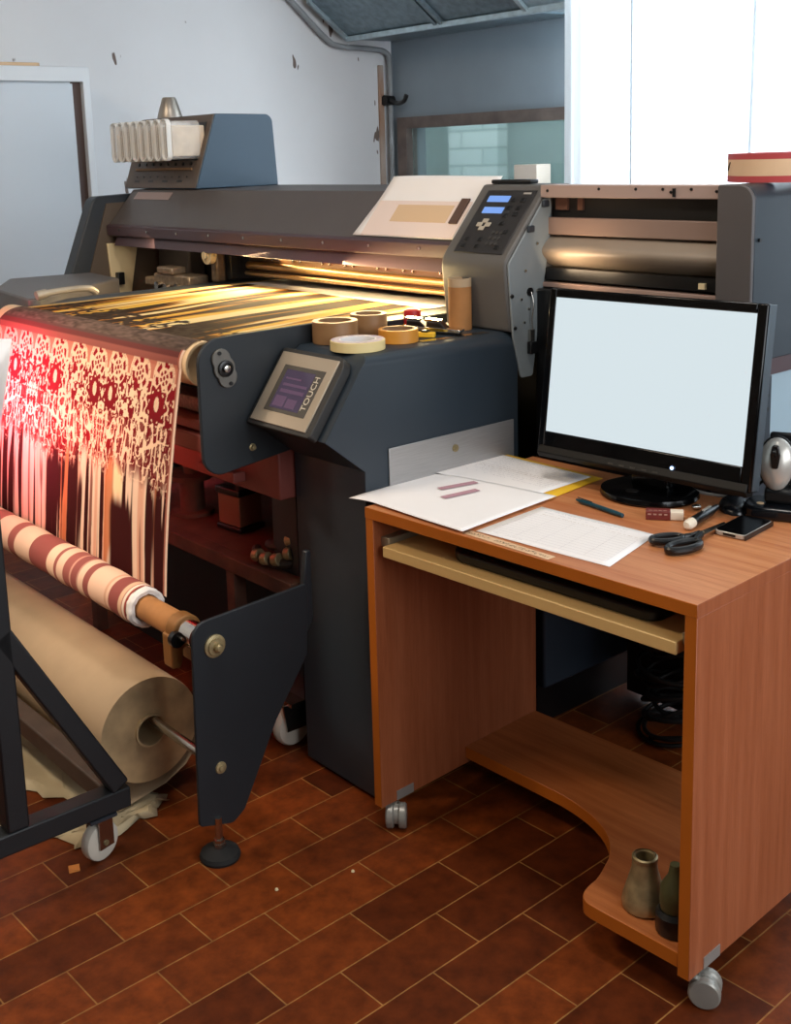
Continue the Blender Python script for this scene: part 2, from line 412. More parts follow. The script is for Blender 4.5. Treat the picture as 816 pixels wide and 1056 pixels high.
g = G(); g.box(-3.2, -3.185, 2.765, 2.80, .05, 1.90); g.done('corner_strip', M('rust_stained_wood', 'b7ada4', .8, col2='9a6f50', vscale=7, stretch=(1, 1, .35)), pp, .004)
# duct
du = PT('ventilation_duct', 'galvanised ventilation duct with a sloping underside under the ceiling', 'duct')
prof = [(2.50, 2.035), (2.27, 2.20), (2.27, 2.62), (2.84, 2.62), (2.84, 2.02), (2.50, 2.02)]
g = G(); g.prism(prof, 'X', -3.12, -1.835); g.done('duct_section', GALV, du)
g = G(); g.prism([(2.50, 2.04), (2.29, 2.20), (2.29, 2.6), (2.84, 2.6), (2.84, 2.025), (2.50, 2.025)], 'X', -1.835, -1.59); g.done('duct_section', GALVL, du)
def dstrip(x0, x1, w=.02):
    g = G(); g.prism([(2.515, 2.02), (2.50, 2.012), (2.25, 2.192), (2.25, 2.6), (2.27, 2.6), (2.27, 2.2), (2.50, 2.035)], 'X', x0, x1); return g
for x0 in (-3.135, -2.44, -2.40, -1.855):
    dstrip(x0, x0+.022).done('flange', GALVL if x0 > -2 or x0 < -3 else GALV, du)
g = G(); g.box(-3.12, -1.59, 2.488, 2.515, 2.008, 2.034); g.done('edge_flange', GALVL, du, .003)
# curtain
def curtain():
    g = G(); nx, nz = 220, 12; X0, X1 = -1.56, 1.6
    def yy(t, v):
        return 2.42+.012*math.sin(t*19+.6*math.sin(t*7))+.007*math.sin(t*47)+.02*math.exp(-((t-.05)/.06)**2)*math.sin(t*90)+.01*math.sin(v*3+t*5)
    vs = [[g.bm.verts.new((X0+(X1-X0)*i/nx-.01*(1-j/nz), yy((X1-X0)*i/nx, j/nz), .12+2.7*j/nz)) for i in range(nx+1)] for j in range(nz+1)]
    for j in range(nz):
        for i in range(nx): g.bm.faces.new((vs[j][i], vs[j][i+1], vs[j+1][i+1], vs[j+1][i]))
    m = bpy.data.materials.new('curtain_cloth'); m.use_nodes = True; nt = m.node_tree
    b = nt.nodes['Principled BSDF']; b.inputs['Base Color'].default_value = lin('eef3f6'); b.inputs['Roughness'].default_value = .9
    t = nt.nodes.new('ShaderNodeBsdfTranslucent'); t.inputs['Color'].default_value = lin('eef5fa')
    mx = nt.nodes.new('ShaderNodeMixShader'); mx.inputs[0].default_value = .27
    nt.links.new(b.outputs[0], mx.inputs[1]); nt.links.new(t.outputs[0], mx.inputs[2]); nt.links.new(mx.outputs[0], nt.nodes['Material Output'].inputs['Surface'])
    cu = PT('window_curtain', 'long white curtain glowing in front of the bright back window', 'curtain')
    g.done('cloth', m, cu, ang=80)
    for t in (.36, .92):
        g2 = G(); rows = []
        for j in range(nz+1):
            v = j/nz; rows.append([g2.bm.verts.new((X0+t+dx-.01*(1-v), yy(t+dx, v)-.0006+dy*.2, .12+2.7*v)) for dx, dy in ((-.006, 0), (.006, 0), (.006, .002), (-.006, .002))])
        for a, b in zip(rows, rows[1:]):
            for k in range(4): g2.bm.faces.new((a[k], a[(k+1) % 4], b[(k+1) % 4], b[k]))
        g2.done('seam', m, cu)
    g = G(); g.cyl((-1.57, 2.42, 2.83), (1.7, 2.42, 2.83), .014); g.done('curtain_rod', STEEL, cu)
    for x in (-1.5, .2, 1.55):
        g = G(); g.box(x-.01, x+.01, 2.42, 2.87, 2.835, 2.855); g.done('rod_bracket', STEEL, cu)
curtain()
# cream box on the sill
g = G(); g.box(-.075, .075, -.05, .05, 0, .11); bx = g.done('cream_box', M('cream_card', 'e9dccd', .8), None, .004, loc=PW(-2.06, 2.765, 1.241), rot=(0, 0, aP))
g = G(); g.box(-3.06, -1.5, RY1-.18, RY1, 1.2, 1.24); o = g.done('window_sill', FRAMEM, w1)
tag(bx, 'small cream box on the sill before the greenish window', 'box')

# ------------------------------------------------------------------ the printer
P = PT('textile_printer', 'large blue-grey textile printer with a wide print bed and control tower', 'printing machine')
# cabinet
g = G(); g.prism([(0, .012), (0, .766), (-.104, .848), (0, .992), (.028, 1.01), (.468, 1.01), (.468, .012)], 'X', -.255, 0)
g.bevel_edges(lambda v: abs(v.x) < 1e-5 and v.z > 1.0, .035, 8)
g.done('control_cabinet', BLUE, P, .003)
g = G(); g.box(.0005, .0045, .064, .449, .64, .806); dr = g.done('drawer_front', SILVER, P, .001)
g = G(); g.cyl((.004, .258, .772), (.008, .258, .772), .0085); g.cyl((.008, .258, .772), (.0095, .258, .772), .005); g.done('lock', BRASS, dr)
# touch panel
n = Vector((0, -.144, .104)).normalized(); e2 = Vector((0, .104, .144)).normalized(); o0 = Vector((-.25, -.104, .848))
X1 = Vector((1, 0, 0))
g = G()
bz = rnd([(-.004, -.006), (.226, -.006), (.226, .183), (-.004, .183)], [.008, .008, .03, .012], 5)
v0 = [g.bm.verts.new(o0+X1*a+e2*b+n*.001) for a, b in bz]; v1 = [g.bm.verts.new(o0+X1*a+e2*b+n*.024) for a, b in bz]
g.bm.faces.new(v0); g.bm.faces.new(v1)
for i in range(len(bz)): g.bm.faces.new((v0[i], v0[(i+1) % len(bz)], v1[(i+1) % len(bz)], v1[i]))
tp = g.done('touch_panel', M('panel_bezel', '2b2a29', .5), P, .002)
tp['label'] = 'tilted touch panel with a dark bezel'
g = G(); g.obox(o0, X1, e2, n, (.008, .209), (.004, .172), (.024, .028)); g.done('face_plate', PANELSIL, tp, .001)
g = G(); g.obox(o0, X1, e2, n, (.04, .185), (.032, .142), (.028, .0292)); g.done('display_bezel', M('display_bezel', '4b4640', .5), tp)
g = G(); g.obox(o0, X1, e2, n, (.056, .158), (.04, .132), (.0292, .0298)); g.done('display', PURP, tp)
g = G()
g.obox(o0, X1, e2, n, (.062, .10), (.045, .07), (.0298, .0300)); g.obox(o0, X1, e2, n, (.106, .14), (.045, .066), (.0298, .0300)); g.obox(o0, X1, e2, n, (.066, .15), (.078, .086), (.0298, .0300))
g.obox(o0, X1, e2, n, (.066, .15), (.094, .100), (.0298, .0300)); g.obox(o0, X1, e2, n, (.066, .12), (.110, .114), (.0298, .0300))
g.done('screen_blocks', PURP2, tp)
mt = Matrix.Identity(4); c = o0+X1*.171+e2*.087+n*.0298
for i in range(3): mt[i][0] = e2[i]; mt[i][1] = -X1[i]; mt[i][2] = n[i]; mt[i][3] = c[i]
text('lettering', 'TOUCH', .023, M('letter_silver', 'd8cdbb', .4), tp, mt)
# upper side plate
g = G(); g.prism(rnd([(-.237, 1.048), (-.13, 1.052), (.10, 1.053), (.10, .78), (.0, .772), (-.238, .745)], [.075, .03, 0, 0, .01, .045], 8), 'X', -.268, -.2565); sp = g.done('side_plate', PLATE, P, .002)
bc = Vector((-.2565, -.176, .984))
g = G()
ear = []
for k in range(48):
    a = 2*PI*k/48; r = .027+.018*max(0, abs(math.sin(a))-.55)/.45
    ear.append((bc.y+r*math.cos(a+.35)*.98, bc.z+r*math.sin(a+.35)))
g.prism(ear, 'X', bc.x, bc.x+.007); bf = g.done('bearing_flange', M('cast_grey', '6d6a64', .45, metal=.5), sp, .0015)
g = G(); g.lathe([(.018, .007), (.018, .013), (.013, .014), (.013, .010), (.0, .010)], bc, (1, 0, 0)); g.done('bearing_ring', BLACK, bf)
g = G(); g.lathe([(.008, .007), (.008, .018), (.005, .019), (0, .019)], bc, (1, 0, 0)); g.done('shaft_end', STEEL, bf)
for s in (-1, 1):
    g = G(); g.cyl((bc.x+.006, bc.y-s*.0125, bc.z+s*.0345), (bc.x+.010, bc.y-s*.0125, bc.z+s*.0345), .0045, n=8); g.done('bolt', BLACK, bf)
g = G(); g.lathe([(.0085, 0), (.0085, .002), (.0055, .003), (.0055, .008), (0, .009)], (-.2565, -.112, .797), (1, 0, 0), 12); g.done('bolt', BRASS, sp)
# feed roller at the front of the bed
g = G(); g.lathe([(0, .02), (.045, .02), (.045, 0), (.0505, 0), (.0505, 1.05), (.0, 1.05)], (-.325, -.178, .984), (-1, 0, 0), 40)
fr = g.done('feed_roller', M('pale_roller', 'd7b88f', .5), P)
g = G(); g.cyl((-.268, -.178, .984), (-.36, -.178, .984), .011); g.done('roller_shaft', STEEL, fr)
# bed
g = G(); g.box(-1.42, -.27, -.11, .72, .96, 1.0295); g.done('print_bed', DARKP, P, .003)
g = G(); g.box(-1.42, -.27, -.17, -.11, .865, .90); g.done('perforated_rail', M('perforated_steel', '6a5a58', .5, metal=.4, var=.5, vscale=120), P, .003)
g = G(); g.box(-1.42, -.27, -.20, -.12, .835, .858); g.box(-1.42, -.27, -.21, -.13, .79, .83); g.done('guide_rail', REDBAR, P, .004)
g = G(); g.box(-1.42, -.262, -.04, .03, .655, .80); g.done('cross_beam', REDBAR, P, .004)
g = G(); g.box(-.56, -.40, -.075, -.04, .675, .70); g.done('beam_bracket', REDBAR, P, .003)
# box and lever at the far left of the bed
g = G(); g.prism(rnd([(-1.95, .06), (-1.68, -.10), (-1.27, -.155), (-1.40, .0), (-1.62, .30), (-1.9, .34)], .02), 'Z', .98, 1.052); g.done('edge_guard', BROWNP, P, .006)
g = G(); g.tube([(-1.29, -.11, 1.065), (-1.296, -.04, 1.068), (-1.30, .03, 1.066), (-1.31, .06, 1.05)], .010, 10); g.cyl((-1.29, -.135, 1.062), (-1.29, -.105, 1.066), .013); g.done('clamp_lever', M('lever_alloy', '9c9488', .4, metal=.4, var=.15), P)
# beam
g = G(); g.prism([(.492, 1.20), (.60, 1.325), (.96, 1.328), (.96, 1.16), (.50, 1.16)], 'X', -2.045, -.0); bcov = g.done('beam_cover', BROWNP, P, .004)
g = G(); g.prism([(.484, 1.166), (.482, 1.200), (.492, 1.206), (.50, 1.206), (.50, 1.166)], 'X', -2.045, -.19); lp = g.done('cover_lip', LIPM, P, .002)
for k in range(9):
    x = -1.95+k*.2
    g = G(); g.cyl((x, .484, 1.187), (x, .4805, 1.187), .0045, n=10); g.done('screw', STEEL, lp)
g = G(); g.prism([(.50, 1.166), (.485, 1.13), (.56, 1.13), (.60, 1.166)], 'X', -2.0, -.2); g.done('underside_strip', LIPM, P, .002)
sl = Vector((0, .108, .125)).normalized(); sn = Vector((0, -.125, .108)).normalized()
g = G(); g.obox(Vector((0, .492, 1.20)), X1, sl, sn, (-1.99, -1.74), (.12, .152), (.0005, .002)); g.done('beam_nameplate', M('pinkish_plate', 'a08a84', .4), P)
# linear rails lit by the lamp under the beam
for yy, zz, rr in ((.60, 1.128, .014), (.61, 1.085, .012), (.60, 1.060, .007)):
    g = G(); g.cyl((-1.32, yy, zz), (-.2, yy, zz), rr); g.done('linear_rail', GOLD, P)
g = G(); g.box(-1.34, -.2, .625, .66, 1.048, 1.16); rb = g.done('rail_back', M('rail_backing', '5a3c22', .5), P)
for k in range(26):
    if k % 7 in (2, 5, 6): continue
    x = -1.2+k*.037; g = G(); g.lathe([(.004, 0), (.004, .006), (0, .006)], (x, .625, 1.107), (0, -1, 0), 8)
    g.done('bolt', STEEL, rb)
g = G(); g.box(-2.04, .46, .74, .95, .62, 1.16); g.done('rear_housing', DARKIN, P, .004)
# left end
ecp = rnd([(.28, .82), (.30, .95), (.445, 1.305), (.96, 1.322), (.96, .72), (.28, .72)], [0, .02, .035, 0, 0, 0])
g = G(); g.prism(ecp, 'X', -2.115, -2.052); g.done('end_cap', DARKP, P, .005)
g = G(); g.prism([(.36, .90), (.49, 1.28), (.96, 1.29), (.96, .90)], 'X', -2.052, -2.046); g.done('end_cap_lining', M('end_lining', '57493c', .6), P)
g = G(); g.prism([(.488, .94), (.476, 1.137), (.60, 1.13), (.56, .94)], 'X', -2.046, -2.034); wb = g.done('white_bracket', CREAMP, P, .003)
g = G(); g.box(-2.034, -2.01, .498, .525, .985, 1.03); g.done('limit_switch', BLACK, wb, .003)
g = G(); g.box(-2.0, -1.78, .66, .73, .9, 1.16); g.done('inner_shroud', BROWNP, P, .01)
# media clamp carriage
g = G(); g.box(-1.70, -1.47, .47, .55, 1.01, 1.05); g.box(-1.66, -1.56, .46, .52, 1.05, 1.075); g.box(-1.80, -1.70, .49, .53, 1.0, 1.03); mc = g.done('clamp_carriage', M('clamp_metal', 'a08a70', .4, metal=.6, var=.3, vscale=60), P, .006)
g = G(); g.box(-1.41, -1.375, .52, .56, 1.03, 1.13); g.done('upright', M('clamp_upright', '7a6650', .4, metal=.6, var=.3, vscale=60), mc, .008)
g = G(); g.lathe([(.03, 0), (.03, .02), (.012, .022), (.012, .03), (0, .03)], (-1.39, .515, 1.122), (0, -1, 0), 24); g.done('knob', CREAMP, mc)
for x, z in ((-1.66, 1.01), (-1.6, 1.005), (-1.53, 1.01)):
    g = G(); g.cyl((x, .47, z), (x, .455, z), .014, n=14); g.done('screw', STEEL, mc)
g = G(); g.box(-1.375, -1.35, .56, .60, 1.04, 1.155); g.done('carriage_post', DARKIN, P, .004)
# control tower
tprof = [(.445, 1.0105), (.428, 1.172), (.578, 1.343), (.66, 1.343), (.66, .98), (.472, .98), (.472, 1.0105)]
g = G(); g.prism(tprof, 'X', -.215, -.002)
g.bevel_edges(lambda v: abs(v.y-.428) < .02 and v.z < 1.18 and v.z > 1.16, .02, 3)
tw = g.done('control_tower', TOWER, P, .006)
g = G(); g.prism(rnd([(.449, 1.0), (.434, 1.168), (.575, 1.332), (.582, 1.29), (.578, 1.23), (.535, 1.02), (.515, .90), (.475, .90)], [.004, .02, .012, .02, .02, .02, .01, .01], 4), 'X', -.001, .005)
sd = g.done('tower_side_plate', TSIDE, P, .002)
for y, z, r in ((.475, 1.085, .004), (.445, 1.095, .0055), (.53, 1.10, .004), (.53, 1.21, .004), (.49, 1.15, .004), (.50, 1.06, .0035), (.485, 1.03, .0035), (.455, 1.02, .005)):
    g = G(); g.lathe([(r, 0), (r*.8, .003), (0, .0035)], (.005, y, z), (1, 0, 0), 10); g.done('screw', STEEL if r < .005 else BLACK, sd)
for y, z in ((.555, 1.30), (.505, 1.245)):
    g = G(); g.box(.005, .013, y-.011, y+.011, z-.008, z+.008); g.done('latch', DARKP, sd, .003)
g = G(); g.cyl((.005, .505, 1.10), (.008, .505, 1.10), .010); g.done('cable_hole', BLACK, sd)
g = G(); g.tube([(.01, .505, 1.10), (.014, .508, 1.07), (.012, .505, 1.035), (.012, .507, 1.01)], .0016, 8); g.box(.006, .014, .498, .512, .985, 1.012); g.done('lock_cable', STEEL, sd)
g = G(); g.box(.006, .018, .494, .518, .955, .984); g.done('padlock', BLACK, sd, .002)
ks = Vector((0, .15, .171)).normalized(); kn = Vector((0, -.171, .15)).normalized(); ko = Vector((-.2, .428, 1.172))
g = G(); g.obox(ko, X1, ks, kn, (.018, .178), (.022, .208), (.001, .003)); kp = g.done('keypad', M('keypad_dark', '2a2828', .4), tw, .001)
KU = .003
for j, (b0, b1) in enumerate(((.172, .190), (.138, .156))):
    g = G(); g.obox(ko, X1, ks, kn, (.035+.004*j, .105), (b0, b1), (KU, KU+.001)); g.done('lcd', LCD, kp)
for a, b in ((.12, .178), (.15, .178), (.12, .155), (.15, .155), (.12, .132), (.15, .136), (.125, .109), (.04, .04), (.04, .06), (.085, .04), (.085, .06), (.15, .04), (.15, .085)):
    g = G(); g.obox(ko, X1, ks, kn, (a-.007, a+.007), (b-.006, b+.006), (KU, KU+.002)); g.done('button', BLACK, kp, .001)
for a, b in ((.055, .104), (.082, .104), (.068, .115), (.068, .093)):
    g = G(); g.obox(ko, X1, ks, kn, (a-.009, a+.009), (b-.006, b+.006), (KU, KU+.002)); g.done('arrow_key', M('arrow_grey', 'b0a695', .5), kp, .002)
for q in range(9):
    a = .113+(q % 3)*.014; b = .05+(q//3)*.016
    g = G(); g.lathe([(.005, 0), (.005, .0015), (0, .002)], ko+X1*a+ks*b+kn*KU, kn, 10); g.done('dial_key', M('key_dim', '3c3936', .5), kp)
g = G(); g.obox(ko, X1, ks, kn, (.14, .165), (.196, .201), (KU, KU+.0004)); g.done('key_legend', M('legend_grey', 'a8a29a', .6), kp)
g = G(); g.box(-.203, -.190, .436, .441, 1.115, 1.130); g.done('status_light', LEDG, tw)
# right service bay
g = G(); g.box(-.002, .48, .55, .60, 1.314, 1.343); sb = g.done('top_bar', M('pinkish_bar', 'b79f95', .4, metal=.2), P, .002)
for x, z in ((.17, 1.334), (.27, 1.334), (.34, 1.334), (.36, 1.328), (.41, 1.334), (.02, 1.33), (.47, 1.33)):
    g = G(); g.lathe([(.0035, 0), (.003, .002), (0, .002)], (x, .55, z), (0, -1, 0), 8); g.done('screw', BLACK, sb)
g = G(); g.box(.366, .372, .546, .55, 1.318, 1.336); g.done('bar_catch', BLACK, sb)
g = G(); g.box(.004, .48, .585, .60, 1.268, 1.313); g.done('slot_panel', DARKIN, P)
for x0, x1 in ((.02, .055), (.085, .10)):
    g = G(); g.box(x0, x1, .578, .586, 1.285, 1.312); g.done('slot_block', RUST, P)
g = G(); g.box(.0, .48, .57, .60, 1.228, 1.268); g.done('mid_panel', M('mid_panel', '8c7468', .45), P, .002)
cv = [(.60, 1.228), (.575, 1.222)]+[(.575-.028*math.sin(PI*k/10), 1.222-.06*k/10) for k in range(1, 10)]+[(.575, 1.160), (.60, 1.15)]
g = G(); g.prism(cv, 'X', .0, .48); g.done('curved_guide', DRUM, P)
g = G(); g.box(.0, .48, .56, .60, 1.125, 1.152); g.done('black_slot', BLACK, P)
g = G(); g.box(.43, .445, .552, .56, 1.130, 1.142); g.done('guide_stop', CREAMP, P)
g = G(); g.box(.0, .48, .55, .60, 1.108, 1.118); g.done('lower_strip', WARMB, P, .001)
g = G(); g.box(-.03, .47, .60, .74, .62, 1.32); g.done('service_bay', DARKIN, P, .003)
g = G(); g.box(.0, .47, .53, .60, .60, 1.105); g.done('lower_cover', BLACK, P, .004)
hp = [(.482, .99), (.482, 1.3435), (.562, 1.3435), (.562, .99)]
g = G(); g.prism(rnd(hp, [0, .006, .032, 0], 8), 'Y', .545, 1.35); g.done('right_housing', BLUE, P, .002)
g = G(); g.prism(rnd(hp, [0, .006, .032, 0], 8), 'Y', .535, .5448); g.done('housing_front', BROWNP, P, .002)  # front of the blue housing, with warm light put into its colour
g = G(); g.lathe([(.004, 0), (.004, .004), (0, .004)], (.562, .56, 1.235), (1, 0, 0), 10); g.done('screw', BLACK, P)
g = G(); g.box(.485, .556, .545, 1.3, .955, .99); g.done('housing_gap', M('maroon_gap', '4d3a3e', .5), P)
g = G(); g.box(.475, .558, .545, .632, .5, .955); lowp = g.done('lower_panel', BLUE, P, .003)
for z in (.935, .915, .885):
    g = G(); g.cyl((.558, .617, z), (.5595, .617, z), .0045, n=12); g.done('panel_hole', BLACK, lowp)
g = G(); g.box(.475, .54, .633, 1.3, .3, .954); g.done('rear_panel', M('pale_blue_panel', '9db4c0', .5), P, .003)
g = G(); g.box(-.1, .052, .50, .95, .125, .60); bb = g.done('base_box', M('base_navy', '26303c', .5), P, .006)
g = G(); g.box(.053, .47, .82, .86, .02, .62); g.done('bay_light_blocker', DARKIN, P)  # dark panel added to hide the window-lit floor behind the bay
g = G(); g.box(-.1, .0, .53, .95, .0, .124); g.done('base_plinth', BLACK, P)
g = G(); g.box(-1.42, -.262, .09, .11, .0, .40); g.done('front_light_blocker', DARKIN, P)  # dark panel added to keep lamp light off the floor under the bed
g = G(); g.box(-1.42, -.262, .46, .48, .447, .955); g.done('inner_dark_backing', DARKIN, P)  # dark sheet added to blacken the space behind the motor
g = G(); g.box(-2.05, -.11, .705, .74, .015, .96); g.done('rear_light_blocker', DARKIN, P)  # closed back added to stop light getting under the bed
g = G(); g.box(-2.115, -2.055, .30, .95, .0, .80); g.done('end_light_blocker', DARKP, P, .004)  # unseen end panel added to keep the space under the bed dark
# ink unit
iu = rnd([(.60, 1.328), (.69, 1.577), (.925, 1.574), (.94, 1.328)], [0, .006, .03, 0], 6)
g = G(); g.prism(iu, 'X', -2.10, -1.60); ik = g.done('ink_unit', M('ink_unit_blue', '33495b', .42, bump=.1, bscale=500), P, .003)
g = G(); fs = Vector((0, .09, .249)).normalized(); fn = Vector((0, -.249, .09)).normalized(); fo = Vector((-2.10, .60, 1.328))
g.obox(fo, X1, fs, fn, (0.002, .498), (.002, .262), (.0005, .004)); ifr = g.done('ink_unit_front', M('ink_front_warm_light', '5d5148', .5), ik, .001)  # same paint as the unit; warm front light put into the colour
g = G(); g.obox(fo, X1, fs, fn, (.03, .47), (.10, .235), (.004, .006)); g.done('cartridge_slot', BLACK, ik)
g = G(); g.obox(fo, X1, fs, fn, (.06, .45), (.065, .073), (.004, .010)); g.done('ledge', CARD, ik)
for k in range(8):
    g = G(); g.lathe([(.006, .004), (.006, .008), (0, .008)], fo+X1*(.07+.052*k)+fs*.088, fn, 10); g.done('indicator', BLACK, ik)
    g = G(); g.lathe([(.003, .004), (.003, .006), (0, .006)], fo+X1*(.075+.05*k)+fs*.042, fn, 8); g.done('button', BLACK, ik)
    if k % 2 == 0:
        g = G(); g.obox(fo, X1, fs, fn, (.065+.05*k, .10+.05*k), (.022, .030), (.004, .0046)); g.done('slot_marking', BLACK, ik)
cart = None
for k in range(8):
    x = -1.990+k*.0505
    g = G(); pf = rnd([(x-.018, 1.428), (x+.018, 1.428), (x+.018, 1.556), (x-.018, 1.556)], .017, 5)
    g.prism(pf, 'Y', .515, .64); ct = g.done('cartridge', CLEAR, ik, .006)
    ct['label'] = 'clear plastic ink cartridge'
    g = G(); g.prism(rnd([(x-.009, 1.438), (x+.009, 1.438), (x+.009, 1.54), (x-.009, 1.54)], .005, 3), 'Y', .535, .66); g.done('ink_bag', INKBAG, ct)
    g = G()
    fr_o = rnd([(x-.022, 1.424), (x+.022, 1.424), (x+.022, 1.562), (x-.022, 1.562)], .02, 5); fr_i = rnd([(x-.0175, 1.4285), (x+.0175, 1.4285), (x+.0175, 1.5575), (x-.0175, 1.5575)], .0155, 5)
    N = len(fr_o)
    for ya in (.508,):
        a = [g.bm.verts.new((p[0], ya, p[1])) for p in fr_o]; b = [g.bm.verts.new((p[0], ya, p[1])) for p in fr_i]
        a2 = [g.bm.verts.new((p[0], ya+.016, p[1])) for p in fr_o]; b2 = [g.bm.verts.new((p[0], ya+.016, p[1])) for p in fr_i]
        for i in range(N):
            j = (i+1) % N
            g.bm.faces.new((a[i], a[j], b[j], b[i])); g.bm.faces.new((a2[i], a2[j], b2[j], b2[i])); g.bm.faces.new((a[i], a[j], a2[j], a2[i])); g.bm.faces.new((b[i], b[j], b2[j], b2[i]))
    g.done('rim', M('cartridge_rim', 'f3f0ea', .25, alpha=.72) if k == 0 else bpy.data.materials['cartridge_rim'], ct)
# funnel on the ink unit
fn_o = PT('metal_funnel', 'grey metal cone standing on the ink unit of the printer', 'funnel', -1.985, .74, 1.5765)
g = G(); g.lathe([(.046, 0), (.046, .006), (.026, .07), (.022, .075), (.0195, .07), (.04, .004)], caps=False); g.done('cone', M('dull_tin', 'a59c92', .35, metal=.7, var=.1), fn_o)
# take-up frame
tpoly = rnd([(-.405, .52), (-.122, .533), (-.118, .50), (-.127, .374), (-.215, .252), (-.305, .082), (-.335, .062), (-.415, .085)], [.035, .004, .01, .02, .02, .02, .02, .01], 5)
g = G(); g.prism(tpoly, 'X', -.070, -.062); tk = g.done('take_up_plate', PLATE, P, .0015)
g = G(); g.prism([(-.122, .525), (-.118, .50), (-.128, .40), (-.10, .45), (-.10, .60), (-.112, .60)], 'X', -.085, -.0705); g.done('bent_tab', PLATE, tk, .002)
g = G(); g.lathe([(.024, 0), (.024, .004), (.018, .006), (.018, .010), (.009, .011), (.009, .020), (.006, .024), (0, .025)], (-.062, -.356, .464), (1, 0, 0), 28); g.done('hub_washer', BRASS, tk)
g = G(); g.lathe([(.013, 0), (.012, .003), (.007, .004), (.006, .008), (0, .009)], (-.062, -.358, .197), (1, 0, 0), 20); g.done('rod_end', BRASS, tk)
g = G(); g.lathe([(.012, .03), (.012, .042), (.008, .043), (.008, .09)], (-.062, -.372, 0), n=6); g.lathe([(.014, .022), (.014, .034)], (-.062, -.372, 0), n=6); lf = g.done('levelling_screw', STEEL, tk)
g = G(); g.lathe([(.041, 0), (.043, .006), (.040, .014), (.016, .024), (0, .025)], (-.062, -.372, 0), n=36); g.done('levelling_foot', RUBBER, lf)
# shaft, sleeve and clamp
g = G(); g.cyl((-.070, -.356, .464), (-.15, -.356, .464), .021); g.done('take_up_shaft', SHAFT, P)
g = G(); g.cyl((-.115, -.356, .464), (-.165, -.356, .464), .027, n=32); g.done('chrome_sleeve', CHROME, P)
g = G(); g.cyl((-.1655, -.356, .464), (-.20, -.356, .464), .034, n=28)
g.prism(rnd([(-.395, .46), (-.325, .47), (-.33, .395), (-.348, .385), (-.35, .425), (-.365, .43), (-.372, .385), (-.395, .388)], .006, 3), 'X', -.205, -.17); ck = g.done('core_clamp', CLAMP, P, .003)
g = G(); g.cyl((-.17, -.385, .455), (-.155, -.385, .455), .017); g.done('clamp_knob', BLACK, ck)
g = G(); g.cyl((-.158, -.383, .46), (-.14, -.383, .46), .004, n=8); g.done('clamp_pin', STEEL, ck)
# paper rod
g = G(); g.cyl((-.070, -.358, .197), (-1.45, -.358, .197), .0105); g.done('paper_rod', STEEL, P)
# machine caster and rusty under-frame
g = G(); g.box(-.40, -.30, -.01, .07, .12, .13); g.prism([(-.01, .05), (.05, .05), (.065, .12), (-.02, .12)], 'X', -.375, -.37); g.prism([(-.01, .05), (.05, .05), (.065, .12), (-.02, .12)], 'X', -.325, -.32); mcst = g.done('caster_fork', STEEL, P)
g = G(); g.lathe([(.02, 0), (.045, .003), (.05, .012), (.05, .026), (.045, .035), (.02, .038)], (-.367, .02, .0505), (1, 0, 0), 28); g.done('caster_wheel', WHEEL, mcst)
g = G(); g.box(-.40, -.30, .03, .07, .13, .655); g.done('support_post', DARKP, P)
bf_ = thing('rusty_bench', 'rusty steel bench under the printer carrying parts', 'bench', PW(0, 0, 0), aP)
g = G(); g.box(-1.40, -.272, -.015, .025, .405, .445); g.box(-1.40, -.272, .50, .54, .405, .445); g.done('rail', RUST, bf_, .003)
g = G(); g.box(-1.40, -.272, .025, .50, .43, .444); g.done('shelf', RUST, bf_)
for x in (-.56, -1.36):
    for y in (-.012, .502):
        g = G(); g.box(x, x+.036, y, y+.036, 0, .405); g.done('leg', RUST, bf_, .002)
mo = thing('stepper_motor', 'square brown motor block standing on the rusty bench', 'motor', PW(-.715, .13, .4455), aP+.1)
g = G(); g.box(-.045, .045, -.028, .05, .016, .10); g.done('body', M('motor_brown', '8a5f48', .5, metal=.3), mo, .003)
for z0, z1 in ((0, .016), (.10, .12)):
    g = G(); g.box(-.05, .05, -.033, .055, z0, z1); g.done('end_flange', BLACK, mo, .004)
g = G(); g.cyl((0, .01, .12), (0, .01, .18), .008); g.done('shaft', STEEL, mo)
hz = thing('hose_coil', 'tangled brass hose fittings heaped on the rusty bench end', 'hose', PW(-.40, .06, .4455), aP)
g = G(); g.tube([(-.09, -.02, .02), (-.05, -.045, .015), (0, -.05, .02), (.045, -.04, .02), (.075, .0, .025), (.04, .03, .02), (-.03, .03, .018), (-.07, .01, .03), (-.02, -.02, .045), (.04, -.01, .05)], .013, 10); g.done('hose', M('dark_hose', '2b2019', .5), hz)
for x, y, z in ((-.04, -.055, .022), (.0, -.058, .024), (.035, -.05, .028), (.06, -.03, .045), (.055, -.02, .075)):
    g = G(); g.cyl((x-.008, y, z), (x+.012, y+.004, z+.005), .016, n=16); g.done('fitting', BRASS, hz, .002)
bh = PT('blue_canister', 'dark blue canister lying on the rusty bench behind the motor', 'canister', -.46, .20, .4455)
g = G(); g.lathe([(.0, 0), (.045, .002), (.05, .01), (.05, .22), (.03, .235), (.03, .26), (0, .26)], (-.1, 0, .05), (1, 0, .0), 24); g.done('body', BLUEPL, bh)
rl = PT('cable_reel', 'dim dark reel standing on the rusty bench behind the hanging fabric', 'reel', -.93, .12, .4455)
g = G(); g.lathe([(.06, 0), (.06, .01), (.035, .012), (.035, .10), (.06, .102), (.06, .115), (.02, .116), (.02, .19), (0, .19)]); g.done('spool', RUST, rl)

